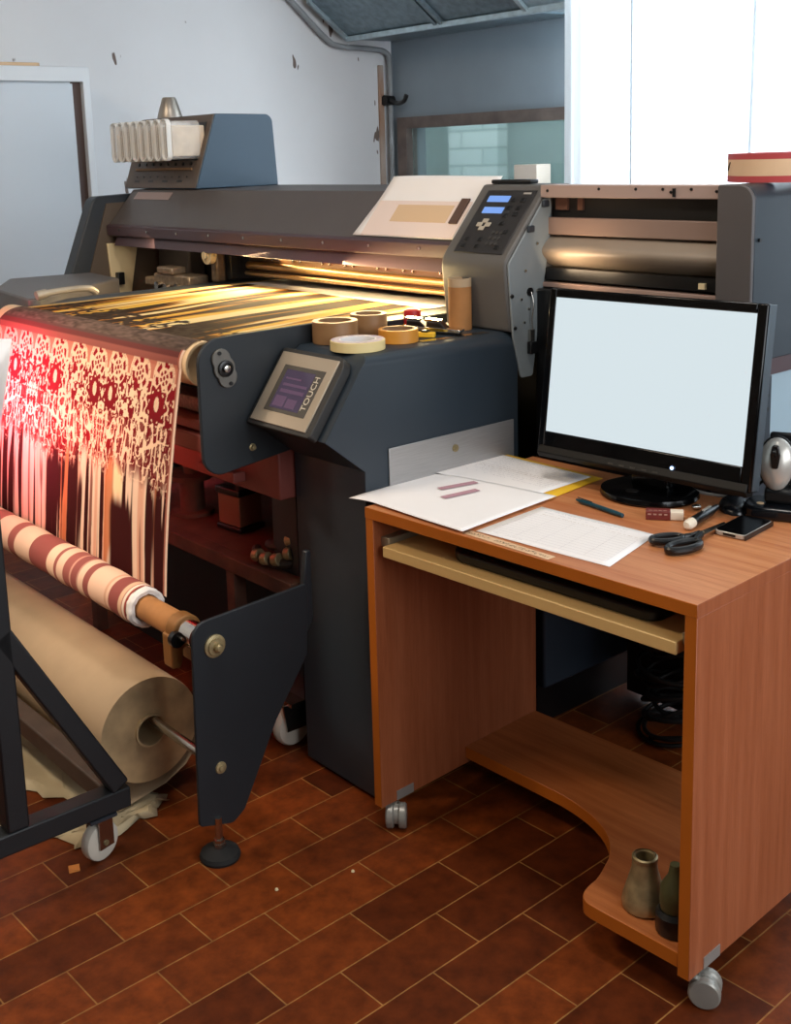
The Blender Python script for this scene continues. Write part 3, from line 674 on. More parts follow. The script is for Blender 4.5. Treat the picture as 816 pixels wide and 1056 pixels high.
# ------------------------------------------------------------------ printed fabric
class VN:
    def __init__(s, seed): s.r = np.random.RandomState(seed).rand(64, 64)
    def __call__(s, x, y):
        xi = np.floor(x).astype(int); yi = np.floor(y).astype(int); fx = x-xi; fy = y-yi
        fx = fx*fx*(3-2*fx); fy = fy*fy*(3-2*fy)
        g_ = lambda a, b: s.r[a % 64, b % 64]
        return (g_(xi, yi)*(1-fx)+g_(xi+1, yi)*fx)*(1-fy)+(g_(xi, yi+1)*(1-fx)+g_(xi+1, yi+1)*fx)*fy
def sstep(a, b, x): t = np.clip((x-a)/(b-a), 0, 1); return t*t*(3-2*t)
def L3(h): return np.array(lin(h)[:3])
def mixc(c, col, m): return c*(1-m[..., None])+col*m[..., None]

def hang_colour(X, v):
    n1, n2, n3, n4 = VN(1), VN(2), VN(3), VN(4)
    cream = L3('f2cfae'); crim = L3('9c1220'); dk = L3('3a0c0a'); orange = L3('c8682a'); pink = L3('e08a80')
    c = np.ones(X.shape+(3,))*cream
    s = np.abs(np.mod(X+.69+.39, .78)-.39)      # 0 on the flower-pair axis, .39 on the stem axis
    # leaf network
    w1_ = n1(s*55+3*n2(s*20, v*20), v*38+3*n3(s*22, v*22)); w2_ = n2(s*95+9, v*60+2*n1(s*40, v*30))
    vein = np.abs(2*n1(s*58+1.2*n3(s*30, v*30), v*40+1.2*n2(s*30+5, v*30))-1); blob = n2(s*105, v*70)
    leaf = np.maximum(sstep(.36, .30, vein)*(blob > .30), (blob > .66)*1.)
    leaf = np.where(n4(s*150, v*110) > .80, 1-leaf, leaf)
    m = leaf.copy()
    # scallops along the top with rosettes
    p = np.mod(X+1.045+.053, .106)-.053; vy = v-.072
    rad = np.sqrt(p**2+(vy)**2); ang = np.arctan2(vy, p)
    m = np.where((v < .085) & (rad > .044), 0, m)
    m = np.where((rad < .046) & (rad > .041) & (v < .08), 0, m)
    ros = (rad < .036)*((np.cos(ang*6+n1(X*30, v*30)*3) > -.35) & (rad > .009) | (rad < .005))
    ros = ros & ~((np.abs(rad-.021) < .0035))
    m = np.where(rad < .040, ros*1., m)
    # big flowers
    for cs, cvv, R0 in ((.043, .142, .040), (.26, .138, .042)):
        dx = s-cs; dv = (v-cvv)/1.08; r = np.sqrt(dx*dx+dv*dv); a = np.arctan2(dv, dx)
        R = R0*(1+.13*np.cos(a*9)); cl = r < R+.006; m = np.where(cl, 0, m); m = np.where(r < R, 1., m)
        eye = (dx/.010)**2+((dv+.004)/.016)**2 < 1; m = np.where(eye, .12*(np.sin((dx+dv)*900) > .3), m)
        m = np.where((np.abs(r-R0*.80) < .0018) & (np.cos(a*9+1) > .55), 0, m)
    # stems with paisley buds
    for cs, cvv in ((.335, .10), (.16, .10)):
        dx = s-cs; dv = v-cvv; m = np.where((dx/.010)**2+(dv/.016)**2 < 1, 1., m)
        st = np.abs(dx-.03*np.sin((v-cvv)*30)-.0) < .0028; m = np.where(st & (v > cvv) & (v < cvv+.07), 1., m)
    # dense dripping lower lace
    band = sstep(.15, .21, v)*(1-sstep(.30, .335, v))
    rid = np.abs(2*n3(s*62+1.5*n2(s*24, v*14), v*26+1.5*n1(s*24, v*14))-1)
    rid2 = np.abs(2*n4(s*105, v*62)-1)
    m = np.where(band > .5, np.where((rid < .155-.25*(v-.2)) | (rid2 < .12), 0., np.maximum(m, .92)), m)
    stalk = np.abs(dxs := (np.mod(s, .065)-.0325))
    m = np.where((band > .4) & (stalk < .003+.002*np.sin(v*200)), 0., m)
    crimv = mixc(np.ones(X.shape+(3,))*crim, L3('55090f'), sstep(-.02, .25, v)*.7)
    c = mixc(c, np.array([1., 1., 1.])*0+1, m*0)
    c = c*(1-m[..., None])+crimv*m[..., None]
    # top hem
    hem = v < .036
    hc = np.ones(X.shape+(3,))*L3('6e3a36')
    hc = mixc(hc, L3('9a5a50'), ((v > .020)).astype(float)); hc = mixc(hc, L3('c8a89c'), ((np.abs(v-.020) < .0011)).astype(float)); hc = mixc(hc, L3('5c4640'), (v < .007).astype(float))
    c = np.where(hem[..., None], hc, c)
    c = np.where(((v >= .036) & (v < .08) & (rad > .047))[..., None], L3('cc7f68'), c)
    # streaks
    st = sstep(.285, .34, v+.05*(n2(X*60, v*0)-.5)+.02*(n1(X*25, v*3)-.5))
    u = X+.012*(n3(X*6, v*5)-.5)
    a1 = n1(u*46, v*1.6+3); a2 = n2(u*120, v*2.0); a3 = n4(u*17, v*3.2+5)
    dark = sstep(.60, .66, .55*a1+.28*a2+.32*a3*sstep(.15, .45, v)+.08)
    thin = sstep(.73, .8, a2)*.75
    sc = np.ones(X.shape+(3,))*L3('f0cdb2'); sc = mixc(sc, L3('d98c6e'), sstep(.4, .7, n3(u*70, v*2))*.6); sc = mixc(sc, orange, sstep(.72, .8, n2(u*30+4, v*2.5))*.8)
    sc = mixc(sc, L3('5a1410'), thin); sc = mixc(sc, dk, dark)
    # the dark flame near the right end
    fx = (X+.56)/(.030+.030*sstep(.30, .42, v)); sc = mixc(sc, dk, (1-sstep(.7, 1.0, np.abs(fx)))*sstep(.36, .40, v))
    fx2 = (X+.575)/.03; sc = mixc(sc, L3('f6d8a8'), (1-sstep(.5, 1, np.abs(fx2)))*sstep(.28, .31, v)*(1-sstep(.35, .39, v)))
    c = c*(1-st[..., None])+sc*st[..., None]
    # plain selvedge on the right
    c = np.where((X > -.350)[..., None], L3('efd5c0'), c)
    c = np.where(((X < -.350) & (X > -.356))[..., None], L3('b06a58'), c)
    return c

def bed_colour(X, Y):
    n1, n2, n3, n4 = VN(11), VN(12), VN(13), VN(14)
    c = np.ones(X.shape+(3,))*L3('f0d9a2')
    u = X+.035*(n3(X*5, Y*3)-.5)+.05*np.sin(Y*3.0)
    a1 = n1(u*34, Y*2.2+2); a2 = n2(u*80, Y*3); a3 = n4(u*13, Y*4)
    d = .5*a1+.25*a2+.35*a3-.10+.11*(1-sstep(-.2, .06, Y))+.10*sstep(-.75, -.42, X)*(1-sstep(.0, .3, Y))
    c = mixc(c, L3('e8b84e'), sstep(.42, .6, n2(u*26+7, Y*2)))
    d = d+.06; c = mixc(c, L3('b87724'), sstep(.46, .54, d)); c = mixc(c, L3('2c180a'), sstep(.54, .62, d))
    lace = (n1(X*70, Y*70) > .52) & (Y < -.05+.04*n2(X*12, Y*0)); c = np.where(lace[..., None], L3('3c2c22'), c)
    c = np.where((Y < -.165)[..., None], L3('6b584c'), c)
    wh = Y > .50+.06*(X+.34)/-1.0
    c = np.where(wh[..., None], L3('e6e6ea'), c)
    c = np.where(((X < -1.26))[..., None], L3('d8b070'), c)
    return c

def fabric():
    path = []          # (y, z, kind, param)
    y = .70
    while y > -.178: path.append((y, 1.0335, 0, y)); y -= .004
    R = .0495+.004
    for k in range(0, 28):
        a = PI/2+(PI/2+.12)*k/27; path.append((-.178+R*math.cos(a), .984+R*math.sin(a)-.0005, 1, R*(a-PI/2)))
    y0, z0 = path[-1][:2]; y1, z1 = -.3045, .474
    N = 250; Ltot = math.hypot(y1-y0, z1-z0)
    base = path[-1][3]
    for k in range(1, N+1):
        t = k/N; bow = -.010*math.sin(PI*t)
        path.append((y0+(y1-y0)*t+bow, z0+(z1-z0)*t, 1, base+Ltot*t))
    # v measured from the top front of the roller
    nx = 470; rows = len(path)
    pa = np.array([(p[0], p[1]) for p in path]); kind = np.array([p[2] for p in path]); par = np.array([p[3] for p in path])
    t = np.linspace(0, 1, nx)
    XL = np.where(kind == 0, -1.285, -1.285-.085*np.clip(par/.10, 0, 1))
    X = -.34+(XL[:, None]+.34)*t[None, :]
    ripple = .0035*np.sin(X*14)*(kind == 1)[:, None]*np.clip(par/.3, 0, 1)[:, None]*(1-np.clip((par-.3)/.25, 0, 1))[:, None]
    Yv = pa[:, 0][:, None]+ripple; Zv = pa[:, 1][:, None]+0*X
    co_ = np.stack([X, Yv+0*X, Zv], -1).reshape(-1, 3)
    par2 = par[:, None]+0*X
    col = np.where((kind == 0)[:, None, None], bed_colour(X, np.where(kind[:, None] == 0, par2, 0)), hang_colour(X, np.where(kind[:, None] == 1, par2-.045, 0)+.0))
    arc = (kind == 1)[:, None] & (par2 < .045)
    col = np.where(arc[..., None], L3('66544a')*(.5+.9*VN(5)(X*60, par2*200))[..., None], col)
    i = np.arange(rows*nx).reshape(rows, nx)
    q = np.stack([i[:-1, :-1], i[:-1, 1:], i[1:, 1:], i[1:, :-1]], -1).reshape(-1, 4)
    me = bpy.data.meshes.new('printed_cloth')
    me.vertices.add(rows*nx); me.vertices.foreach_set('co', co_.ravel())
    me.loops.add(q.size); me.loops.foreach_set('vertex_index', q.ravel().astype(np.int32))
    me.polygons.add(len(q)); me.polygons.foreach_set('loop_start', np.arange(0, q.size, 4, dtype=np.int32))
    me.update(calc_edges=True); me.validate()
    at = me.color_attributes.new('print', 'FLOAT_COLOR', 'POINT')
    at.data.foreach_set('color', np.concatenate([np.clip(col, 0, 1), np.ones(col.shape[:2]+(1,))], -1).ravel().astype(np.float32))
    me.materials.append(attr_mat('printed_cloth', .75, .35))
    for p in me.polygons: p.use_smooth = True
    o = bpy.data.objects.new('printed_fabric', me); C.objects.link(o)
    o.location = O; o.rotation_euler = (0, 0, aP)
    tag(o, 'red lace-printed fabric web running over the printer bed and hanging down in front', 'fabric')
fabric()

# take-up roll
rl = PT('fabric_roll', 'striped roll of printed fabric winding up below the hanging web', 'fabric roll', 0, 0, 0)
def roll_mesh():
    xs = [-.352]; rng = random.Random(4)
    me_pts = []
    bands = [(-.36, '9a4a40'), (-.367, 'e8d2bd'), (-.371, 'a05a50'), (-.385, 'd8b090'), (-.42, '8c4a44'), (-.435, '8c4a44'), (-.447, 'dab49a'), (-.455, 'c99a80'), (-.535, 'dab49a'), (-.56, '8a4c46'), (-.585, 'dab49a'), (-.59, 'b08070'), (-.62, '8a4c46'), (-.63, 'c08a78'), (-.665, '94544c'), (-.70, 'dab49a'), (-.715, '94544c'), (-.76, 'dfb89c'), (-.82, '8c4a44'), (-.86, '8c4a44'), (-.95, 'dab49a'), (-.99, '94544c'), (-1.08, 'dab49a'), (-1.15, '94544c'), (-1.24, 'dab49a'), (-1.36, '94544c')]
    g = G(); n = 48; X = []
    x = -.352
    while x > -1.36: X.append(x); x -= .003
    cols = []; vs = []
    for x in X:
        c = None
        for bx, bc_ in bands:
            if x >= bx: c = bc_; break
        c = lin(c or 'dab49a')
        r = .0455+.0008*math.sin(x*60)+.0006*math.sin(x*17)
        vs.append([g.bm.verts.new((x, -.356+r*math.cos(2*PI*k/n), .464+r*math.sin(2*PI*k/n))) for k in range(n)]); cols += [c]*n
    for a, b in zip(vs, vs[1:]):
        for k in range(n): g.bm.faces.new((a[k], a[(k+1) % n], b[(k+1) % n], b[k]))
    o = g.done('rolled_cloth', attr_mat('rolled_cloth', .75), rl, ang=60)
    at = o.data.color_attributes.new('print', 'FLOAT_COLOR', 'POINT')
    at.data.foreach_set('color', np.array(cols, dtype=np.float32).ravel())
roll_mesh()
g = G(); n = 40
def wob(k, r): return r*(1+.02*math.sin(k*.9)+.015*math.sin(k*2.3))
prof = [(.044, -.353), (.045, -.340), (.040, -.334), (.031, -.336), (.029, -.352)]
rings = [[g.bm.verts.new((x+.0015*math.sin(k*1.3), -.356+wob(k, r)*math.cos(2*PI*k/n), .464+wob(k, r)*math.sin(2*PI*k/n))) for k in range(n)] for r, x in prof]
for a, b in zip(rings, rings[1:]):
    for k in range(n): g.bm.faces.new((a[k], a[(k+1) % n], b[(k+1) % n], b[k]))
g.done('frayed_end', ROPE, rl)
g = G(); g.pipe((-.205, -.356, .464), (-1.40, -.356, .464), .0285, .022); g.done('core_tube', CARD2, rl)

# paper roll
pr = PT('kraft_paper_roll', 'thick roll of brown kraft paper on a rod near the floor', 'paper roll')
ry, rz_ = -.366, .176
g = G(); g.lathe([(.1215, -.0), (.1225, .004), (.1225, 1.04), (.12, 1.045)], (-.343, ry, rz_), (-1, 0, 0), 64, caps=False); g.done('paper_wrap', KRAFT, pr)
g = G(); g.lathe([(.034, 0), (.1215, 0)], (-.343, ry, rz_), (-1, 0, 0), 64, caps=False); g.done('layered_end', KRAFTE, pr)
g = G(); g.lathe([(.034, 1.045), (.12, 1.045)], (-.343, ry, rz_), (-1, 0, 0), 64, caps=False); g.done('layered_end', KRAFTE, pr)

g = G(); g.lathe([(.034, 1.045), (.034, -.006), (.0385, -.006), (.0385, 0)], (-.343, ry, rz_), (-1, 0, 0), 40, caps=False); g.done('core_tube', M('core_inside', 'b59a72', .8, var=.2), pr)
# loose tail of the paper hanging from the back of the roll down to the floor
g = G(); rows = []
tail = [(ry+.124*math.cos(a), rz_+.124*math.sin(a)) for a in [(-.25-.12*k) for k in range(6)]]
tail = [(ry+.1245, rz_+.02), (ry+.128, rz_-.03), (ry+.120, rz_-.075), (ry+.085, rz_-.115), (ry+.03, rz_-.142), (ry-.04, rz_-.155), (ry-.09, rz_-.165)]
for (y, z) in tail:
    rows.append([g.bm.verts.new((-.345-.9*i/20, y+.004*math.sin(i*1.3), max(z+.004*math.sin(i*.9), .006))) for i in range(21)])
for a, b in zip(rows, rows[1:]):
    for i in range(20): g.bm.faces.new((a[i], a[i+1], b[i+1], b[i]))
o = g.done('loose_tail', KRAFT, pr, ang=70); so = o.modifiers.new('thick', 'SOLIDIFY'); so.thickness = .0008
# torn paper on the floor
def torn(name, label, outline, seed, z=.002):
    rng = random.Random(seed); pts = []
    for i, p in enumerate(outline):
        q = outline[(i+1) % len(outline)]; m = 7
        for k in range(m):
            t = k/m; j = .016 if k else .004
            pts.append((p[0]+(q[0]-p[0])*t+rng.uniform(-j, j), p[1]+(q[1]-p[1])*t+rng.uniform(-j, j)))
    cx = sum(p[0] for p in pts)/len(pts); cy = sum(p[1] for p in pts)/len(pts)
    g = G(); prev = None; rings = []
    for s in (1, .8, .55, .3):
        rings.append([g.bm.verts.new((cx+(x-cx)*s, cy+(y-cy)*s, z+.006*rng.random()*(s < 1)+(.012*rng.random() if s == .8 else 0))) for x, y in pts])
    for a, b in zip(rings, rings[1:]):
        for k in range(len(pts)): g.bm.faces.new((a[k], a[(k+1) % len(pts)], b[(k+1) % len(pts)], b[k]))
    g.bm.faces.new(rings[-1])
    o = g.done(name, TORN, None, ang=20, loc=PW(0, 0, 0), rot=(0, 0, aP)); tag(o, label, 'paper scrap', 'torn kraft paper on the tiles')
    so = o.modifiers.new('thick', 'SOLIDIFY'); so.thickness = .0006; so.offset = 1
torn('torn_paper', 'large torn sheet of kraft paper on the tiles behind the black trolley', [(-.95, -.52), (-.62, -.60), (-.42, -.46), (-.40, -.34), (-.62, -.40), (-.9, -.40)], 3, .003)
torn('torn_paper', 'torn kraft paper scrap on the tiles under the near end of the paper roll', [(-.385, -.625), (-.27, -.56), (-.29, -.42), (-.345, -.33), (-.39, -.40), (-.37, -.52)], 5, .003)
torn('torn_paper', 'narrow torn paper strip on the tiles inside the trolley frame', [(-.72, -.78), (-.44, -.70), (-.43, -.64), (-.60, -.66), (-.80, -.70)], 8, .003)

# ------------------------------------------------------------------ trolley at front left
tr = PT('steel_trolley', 'black square-tube trolley frame on casters at the left edge', 'trolley')
T = .045
def beam(p0, p1, w, h):
    p0, p1 = Vector(p0), Vector(p1); d = (p1-p0); Ld = d.length; d.normalize()
    side = Vector((1, 0, 0)) if abs(d.x) < .9 else Vector((0, 1, 0)); up = d.cross(side).normalized(); side = up.cross(d).normalized()
    g = G(); g.obox(p0, d, side, up, (0, Ld), (-w/2, w/2), (-h/2, h/2)); return g
beam((-.222, -1.5, .1275), (-.222, -.495, .1275), T, T).done('base_rail', BLKFR, tr, .004)
beam((-.222, -.7375, .1505), (-.222, -.7375, 1.5), T, T).done('post', BLKFR, tr, .004)
beam((-.222, -.735, .555), (-.222, -.515, .155), T, T*.9).done('brace', BLKFR, tr, .004)
beam((-.245, -.52, .1275), (-1.45, -.52, .1275), T, T).done('cross_tube', M('worn_frame_paint', '4a3a30', .6, var=.3, vscale=15), tr, .004)
beam((-1.47, -1.5, .1275), (-1.47, -.495, .1275), T, T).done('base_rail', BLKFR, tr, .004)
beam((-1.47, -.7375, .1505), (-1.47, -.7375, .9), T, T).done('post', BLKFR, tr, .004)
def caster(x, y, R, par, rz):
    g = G(); g.box(x-.03, x+.03, y-.03, y+.03, .098, .1045); cz, sn_ = math.cos(rz), math.sin(rz)
    f = g.done('caster_plate', DARKP, par)
    e1 = Vector((cz, sn_, 0)); e2_ = Vector((-sn_, cz, 0)); c0 = Vector((x, y, R))
    g = G()
    for s in (-1, 1): g.obox(c0+e1*(s*.019), e1, e2_, Vector((0, 0, 1)), (-.0015, .0015), (-.016, .022), (-.012, .098-R))
    g.done('caster_fork', STEEL, f, .001)
    g = G(); g.lathe([(.012, -.014), (R*.8, -.014), (R*.96, -.011), (R, -.006), (R, .006), (R*.96, .011), (R*.8, .014), (.012, .014)], c0, e1, 36); g.done('wheel', WHEEL, f)
    g = G(); g.cyl(c0-e1*.023, c0+e1*.023, .006, n=10); g.done('axle', BRASS, f)
caster(-.228, -.56, .042, tr, .25); caster(-.222, -1.35, .042, tr, .1); caster(-1.47, -.56, .042, tr, -.2); caster(-1.47, -1.35, .042, tr, .1)
g = G(); sc_ = [(-.81, 1.13), (-.664, 1.115), (-.669, 1.09), (-.702, .95), (-.81, .93)]
v = [g.bm.verts.new((-.197, y, z)) for y, z in sc_]; g.bm.faces.new(v)
ws = g.done('paper_card', PAPER, None, loc=PW(0, 0, 0), rot=(0, 0, aP)); so = ws.modifiers.new('thick', 'SOLIDIFY'); so.thickness = .001
tag(ws, 'white paper card hung on the trolley post at the left edge', 'card')
g = G(); g.prism([(-.012, -.010), (.010, -.012), (.014, .008), (-.008, .012)], 'Z', 0, .004); o = g.done('wood_chip', CHIP, None, loc=PW(-.228, -.622, .0005), rot=(0, 0, .5))
tag(o, 'small orange chip on the tiles below the trolley caster', 'chip')
for i, (px, lab) in enumerate((((.265, -.20), 'tiny pale crumb on the tiles left of the desk, the rear one'), ((.21, -.35), 'tiny pale crumb on the tiles left of the desk, the front one'))):
    g = G(); g.lathe([(.0, 0), (.004, .001), (.003, .004), (0, .005)], n=7); o = g.done('crumb', CREAMP, None, loc=PW(px[0]-.1, px[1], .0002)); tag(o, lab, 'crumb', 'crumbs on the tiles')

# ------------------------------------------------------------------ things on the cabinet
def TT(name, label, cat, x, y, z=1.0105, rz=0., group=None): return PT(name, label, cat, x, y, z, rz, group)
def tape(name, label, x, y, ro, ri, h, m, core=CARD, group='rolls of tape on the cabinet'):
    t = TT(name, label, 'tape', x, y, group=group)
    g = G(); g.lathe([(ri+.003, 0), (ro-.001, 0), (ro, .001), (ro, h-.001), (ro-.001, h), (ri+.003, h), (ri+.003, 0)], n=48, caps=False); g.done('tape_band', m, t)
    g = G(); g.lathe([(ri, .0005), (ri+.003, .0005), (ri+.003, h+.0004), (ri, h+.0004), (ri, .0005)], n=48, caps=False); g.done('core', core, t)
    return t
tape('tape_roll', 'large brown packing tape roll nearest the touch panel', -.215, .100, .052, .036, .050, TAPEB)
tape('tape_roll', 'dark brown tape roll standing behind the other tape rolls', -.232, .213, .043, .030, .052, TAPEB)
tC = tape('tape_roll', 'flat cream masking tape roll at the cabinet edge', -.098, .070, .060, .038, .022, TAPEC, PAPER)
g = G(); g.lathe([(.041, .0222), (.041, .0226), (.058, .0226), (.058, .0222)], n=48, caps=False); g.done('printed_face', M('tape_face_print', 'e8dcc8', .6, col2='b49ab0', vscale=70), tC)
tape('tape_roll', 'orange tape roll lying beside the cream roll', -.107, .195, .045, .033, .030, TAPEO)
rp_ = TT('red_cap', 'red plastic cap standing beyond the tape rolls', 'pot', -.258, .372)  # a red plastic cap on an orange base
g = G(); g.lathe([(.0, 0), (.020, 0), (.021, .004), (.021, .034), (.020, .040), (.014, .043), (0, .0435)]); g.done('cap_body', REDPL, rp_)
g = G(); g.lathe([(.022, .0), (.023, .001), (.023, .006), (.022, .007)], caps=True); g.done('cap_base', TAPEO, rp_)
ct_ = TT('cardboard_tube', 'upright brown cardboard tube leaning close to the control tower', 'cardboard tube', -.132, .412)
g = G(); g.pipe((0, 0, 0), (0, 0, .102), .0275, .024); g.done('tube_wall', CARD2, ct_)
g = G(); g.pipe((0, 0, .1022), (0, 0, .122), .0278, .024); g.done('rim', KRAFT, ct_)
def clip_tool(x, y, rz, lab):
    t = TT('metal_clip', lab, 'clip', x, y, rz=rz, group='clips on the cabinet'); t.scale = (1.25, 1.3, 1.3)
    g = G(); g.prism(rnd([(-.032, 0), (.032, 0), (.034, .006), (.01, .010), (-.004, .022), (-.03, .024)], .003, 3), 'Y', -.011, .011); g.done('body', BLACK, t, .002)
    g = G(); g.prism(rnd([(-.036, .006), (.036, .004), (.038, .009), (-.034, .014)], .002, 3), 'Y', -.0125, .0125); g.done('jaw', CHROME, t, .001)
    g = G(); g.prism([(-.034, .0245), (-.006, .0225), (-.004, .025), (-.034, .028)], 'Y', -.010, .010); g.done('lever', CHROME, t, .001)
clip_tool(-.166, .325, .45, 'black and chrome clip lying nearer the red cap'); clip_tool(-.108, .335, .45, 'black and chrome clip lying next to the metal ruler')
yt = TT('yellow_tool', 'small yellow cutter lying by the orange tape roll', 'cutter', -.110, .275, rz=.5)
g = G(); g.prism(rnd([(-.028, -.008), (.028, -.010), (.026, .010), (-.03, .009)], .004, 3), 'Z', 0, .012); g.done('handle', YEL, yt, .002)
g = G(); g.box(-.004, .012, -.0105, .0105, .0125, .0165); g.done('slider', BLACK, yt, .002)
ru = TT('steel_ruler', 'steel ruler lying along the rounded cabinet edge', 'ruler', -.055, .318, rz=PI/2-.09)
g = G(); g.box(-.095, .095, -.011, .011, 0, .0012); g.done('blade', CHROME, ru)
g = G(); [g.box(-.09+.01*k, -.0895+.01*k, -.010, -.004 if k % 5 else 0, .0012, .0014) for k in range(19)]; g.done('scale_marks', BLACK, ru)

# sheets on the beam
def sheet_on_beam(name, label, x0, x1, skew, s0, s1, lift, mat, curl=.0):
    g = G(); rows = []; nx, ns = 16, 14
    for j in range(ns+1):
        s = s0+(s1-s0)*j/ns
        row = []
        for i in range(nx+1):
            a = i/nx; x = x0+(x1-x0)*a+skew*(j/ns)
            ss = s
            p = Vector((x, .492, 1.20))+sl*ss+sn*(lift+curl*max(0, (ss-.12))**1.5*(1 if ss > .12 else 0))
            p.z += .0015*math.sin(a*5)*j/ns
            row.append(g.bm.verts.new(p))
        rows.append(row)
    for a, b in zip(rows, rows[1:]):
        for i in range(nx): g.bm.faces.new((a[i], a[i+1], b[i+1], b[i]))
    o = g.done(name, mat, None, loc=PW(0, 0, 0), rot=(0, 0, aP)); so = o.modifiers.new('thick', 'SOLIDIFY'); so.thickness = .0006; so.offset = 1
    tag(o, label, 'paper'); return o
sheet_on_beam('paper_sheet', 'large white sheet lying over the printer beam left of the control tower', -.635, -.225, .04, .012, .205, .004, PAPER, .35)
s2 = thing('document_sleeve', 'pinkish translucent sleeve with a beige slip lying on the white beam sheet', 'sleeve', PW(0, 0, 0), aP)
g = G(); g.obox(Vector((0, .492, 1.20)), X1, sl, sn, (-.60, -.245), (.014, .128), (.0055, .0063)); g.done('sleeve', PINKP, s2)
g = G(); g.obox(Vector((0, .492, 1.20)), X1, sl, sn, (-.515, -.30), (.06, .115), (.0063, .0069)); g.done('beige_slip', BEIGE, s2)
g = G(); g.obox(Vector((0, .492, 1.20)), X1, sl, sn, (-.285, -.255), (.058, .135), (.0069, .011)); g.done('binder_bar', M('brown_bar', '5a4236', .5), s2, .001)
g = G(); g.obox(Vector((-.12, .60, 1.3435)), X1, Vector((0, 1, 0)), Vector((0, 0, 1)), (-.08, .05), (-.01, .02), (0.0, .010)); o = g.done('black_pen', BLACK, None, .003, loc=PW(0, 0, 0.0005), rot=(0, 0, aP)); tag(o, 'black pen lying on top of the control tower', 'pen')

# big red tape roll
tb = PT('large_tape_roll', 'large cream and red banded tape roll on the right housing', 'tape roll', .516, .738, 1.3445)
for nme, a, b, mt_ in (('red_band', 0, .013, TRED), ('cream_band', .013, .046, TCRM), ('red_band', .046, .058, TRED)):
    g = G(); g.lathe([(.10, a), (.123, a), (.123, b), (.10, b), (.10, a)], n=64, caps=False); g.done(nme, mt_, tb)
g = G(); g.lathe([(.123, .0), (.1236, .0)], n=8, caps=False); g.bm.clear()
vd = Vector((-.5, -.87, 0)).normalized()
for k, (t0, z0) in enumerate(((-.62, .024), (-.60, .032))):
    a0 = math.radians(-136)+.5+.05*k
    p = [(.1238*math.cos(a0-.5+.04*q), .1238*math.sin(a0-.5+.04*q), z0+.004*q) for q in range(3)]
    g.tube(p, .0012, 6, smooth=False)
g.done('pen_marks', DKINK, tb)

# ------------------------------------------------------------------ the desk
D = thing('computer_desk', 'orange beech computer desk on casters in front of the printer', 'desk', DO, aD)
W, DP, ZB, TH = .768, .531, .060, .0229
def faced(g, name, par, mats, front=True):
    o = g.done(name, mats, par, .0008, 1)
    for p in o.data.polygons:
        if p.normal.y < -.5: p.material_index = 1
    return o
g = G(); g.box(0, W, 0, DP, DT-TH, DT)
o = g.done('desktop', [TOPW, EDGE, SIDEW], D, .0008, 1)
for p in o.data.polygons:
    if p.normal.y < -.5: p.material_index = 1
    elif abs(p.normal.x) > .5: p.material_index = 2
g = G(); g.box(0.0005, TH, .001, .512, ZB, DT-TH); faced(g, 'side_panel', D, [SIDEW, EDGE])
g = G(); g.box(W-TH, W-.0005, .001, .512, ZB, DT-TH); faced(g, 'side_panel', D, [SIDEW, EDGE])
# shelf with the concave cut-out
sh = [(TH, .507), (TH, .262)]
def bez(p0, p1, p2, p3, n=10): return [tuple((1-t)**3*a+3*(1-t)**2*t*b+3*(1-t)*t*t*c_+t**3*d for a, b, c_, d in zip(p0, p1, p2, p3)) for t in [k/n for k in range(n+1)]]
sh += bez((.30, .255), (.40, .245), (.47, .21), (.505, .14)) + bez((.505, .14), (.52, .10), (.525, .085), (.528, .07), 4)[1:] + bez((.528, .07), (.53, .03), (.535, .004), (.565, .002), 8)[1:] + [(W-TH, .002), (W-TH, .507)]
g = G(); g.prism(sh, 'Z', .074, .1017); o = g.done('lower_shelf', [SHELFW, EDGE], D, .0008, 1)
for p in o.data.polygons:
    if abs(p.normal.z) < .5: p.material_index = 1
# keyboard tray
g = G(); g.box(.046, .728, .004, .34, .626, .648); ty = g.done('keyboard_tray', TRAYW, D, .0015); ty['label'] = 'pale maple pull-out keyboard tray'
for x0, x1 in ((TH, .0455), (.7285, W-TH)):
    g = G(); g.box(x0, x1, .022, .40, .640, .660); g.done('tray_rail', M('rail_zinc', 'a59c86', .4, metal=.6), D, .001)
# casters
def dcaster(x, y, rz, dx=0, dy=0):
    g = G(); g.cyl((x, y, .040), (x, y, ZB), .007, n=12); st = g.done('caster_stem', STEEL, D)
    e1 = Vector((math.cos(rz), math.sin(rz), 0)); c0 = Vector((x+dx, y+dy, .0275))
    g = G()
    for s in (-1, 1): g.lathe([(0, .005), (.024, .005), (.027, .008), (.027, .019), (.024, .022), (.012, .023), (0, .0235)], c0, e1*s, 28)
    g.done('caster_wheel', CASTG, st)
    g = G(); g.lathe([(0, -.0045), (.022, -.0045), (.022, .0045), (0, .0045)], c0+Vector((0, 0, .004)), e1, 20); g.box(x-.011, x+.011, y-.011, y+.011, .040, .052); g.done('caster_hood', CASTG, st)
dcaster(.018, .045, .75, .006, -.004); dcaster(W-.010, .035, -1.1, .014, .010); dcaster(.018, .47, .3); dcaster(W-.018, .47, .2)
for x0, x1 in ((TH, TH+.0015), (W-.0005, W+.001)):
    g = G(); g.box(x0, x1, .045, .095, ZB+.001, ZB+.022); g.done('corner_plate', M('plate_zinc', 'a8a6a0', .4, metal=.5), D)

def DTg(name, label, cat, x, y, z=DT+.0005, rz=0., group=None, raw=False):
    if not raw: x, y = d2(x, y)
    return thing(name, label, cat, DW(x, y, z), aD+rz, group)
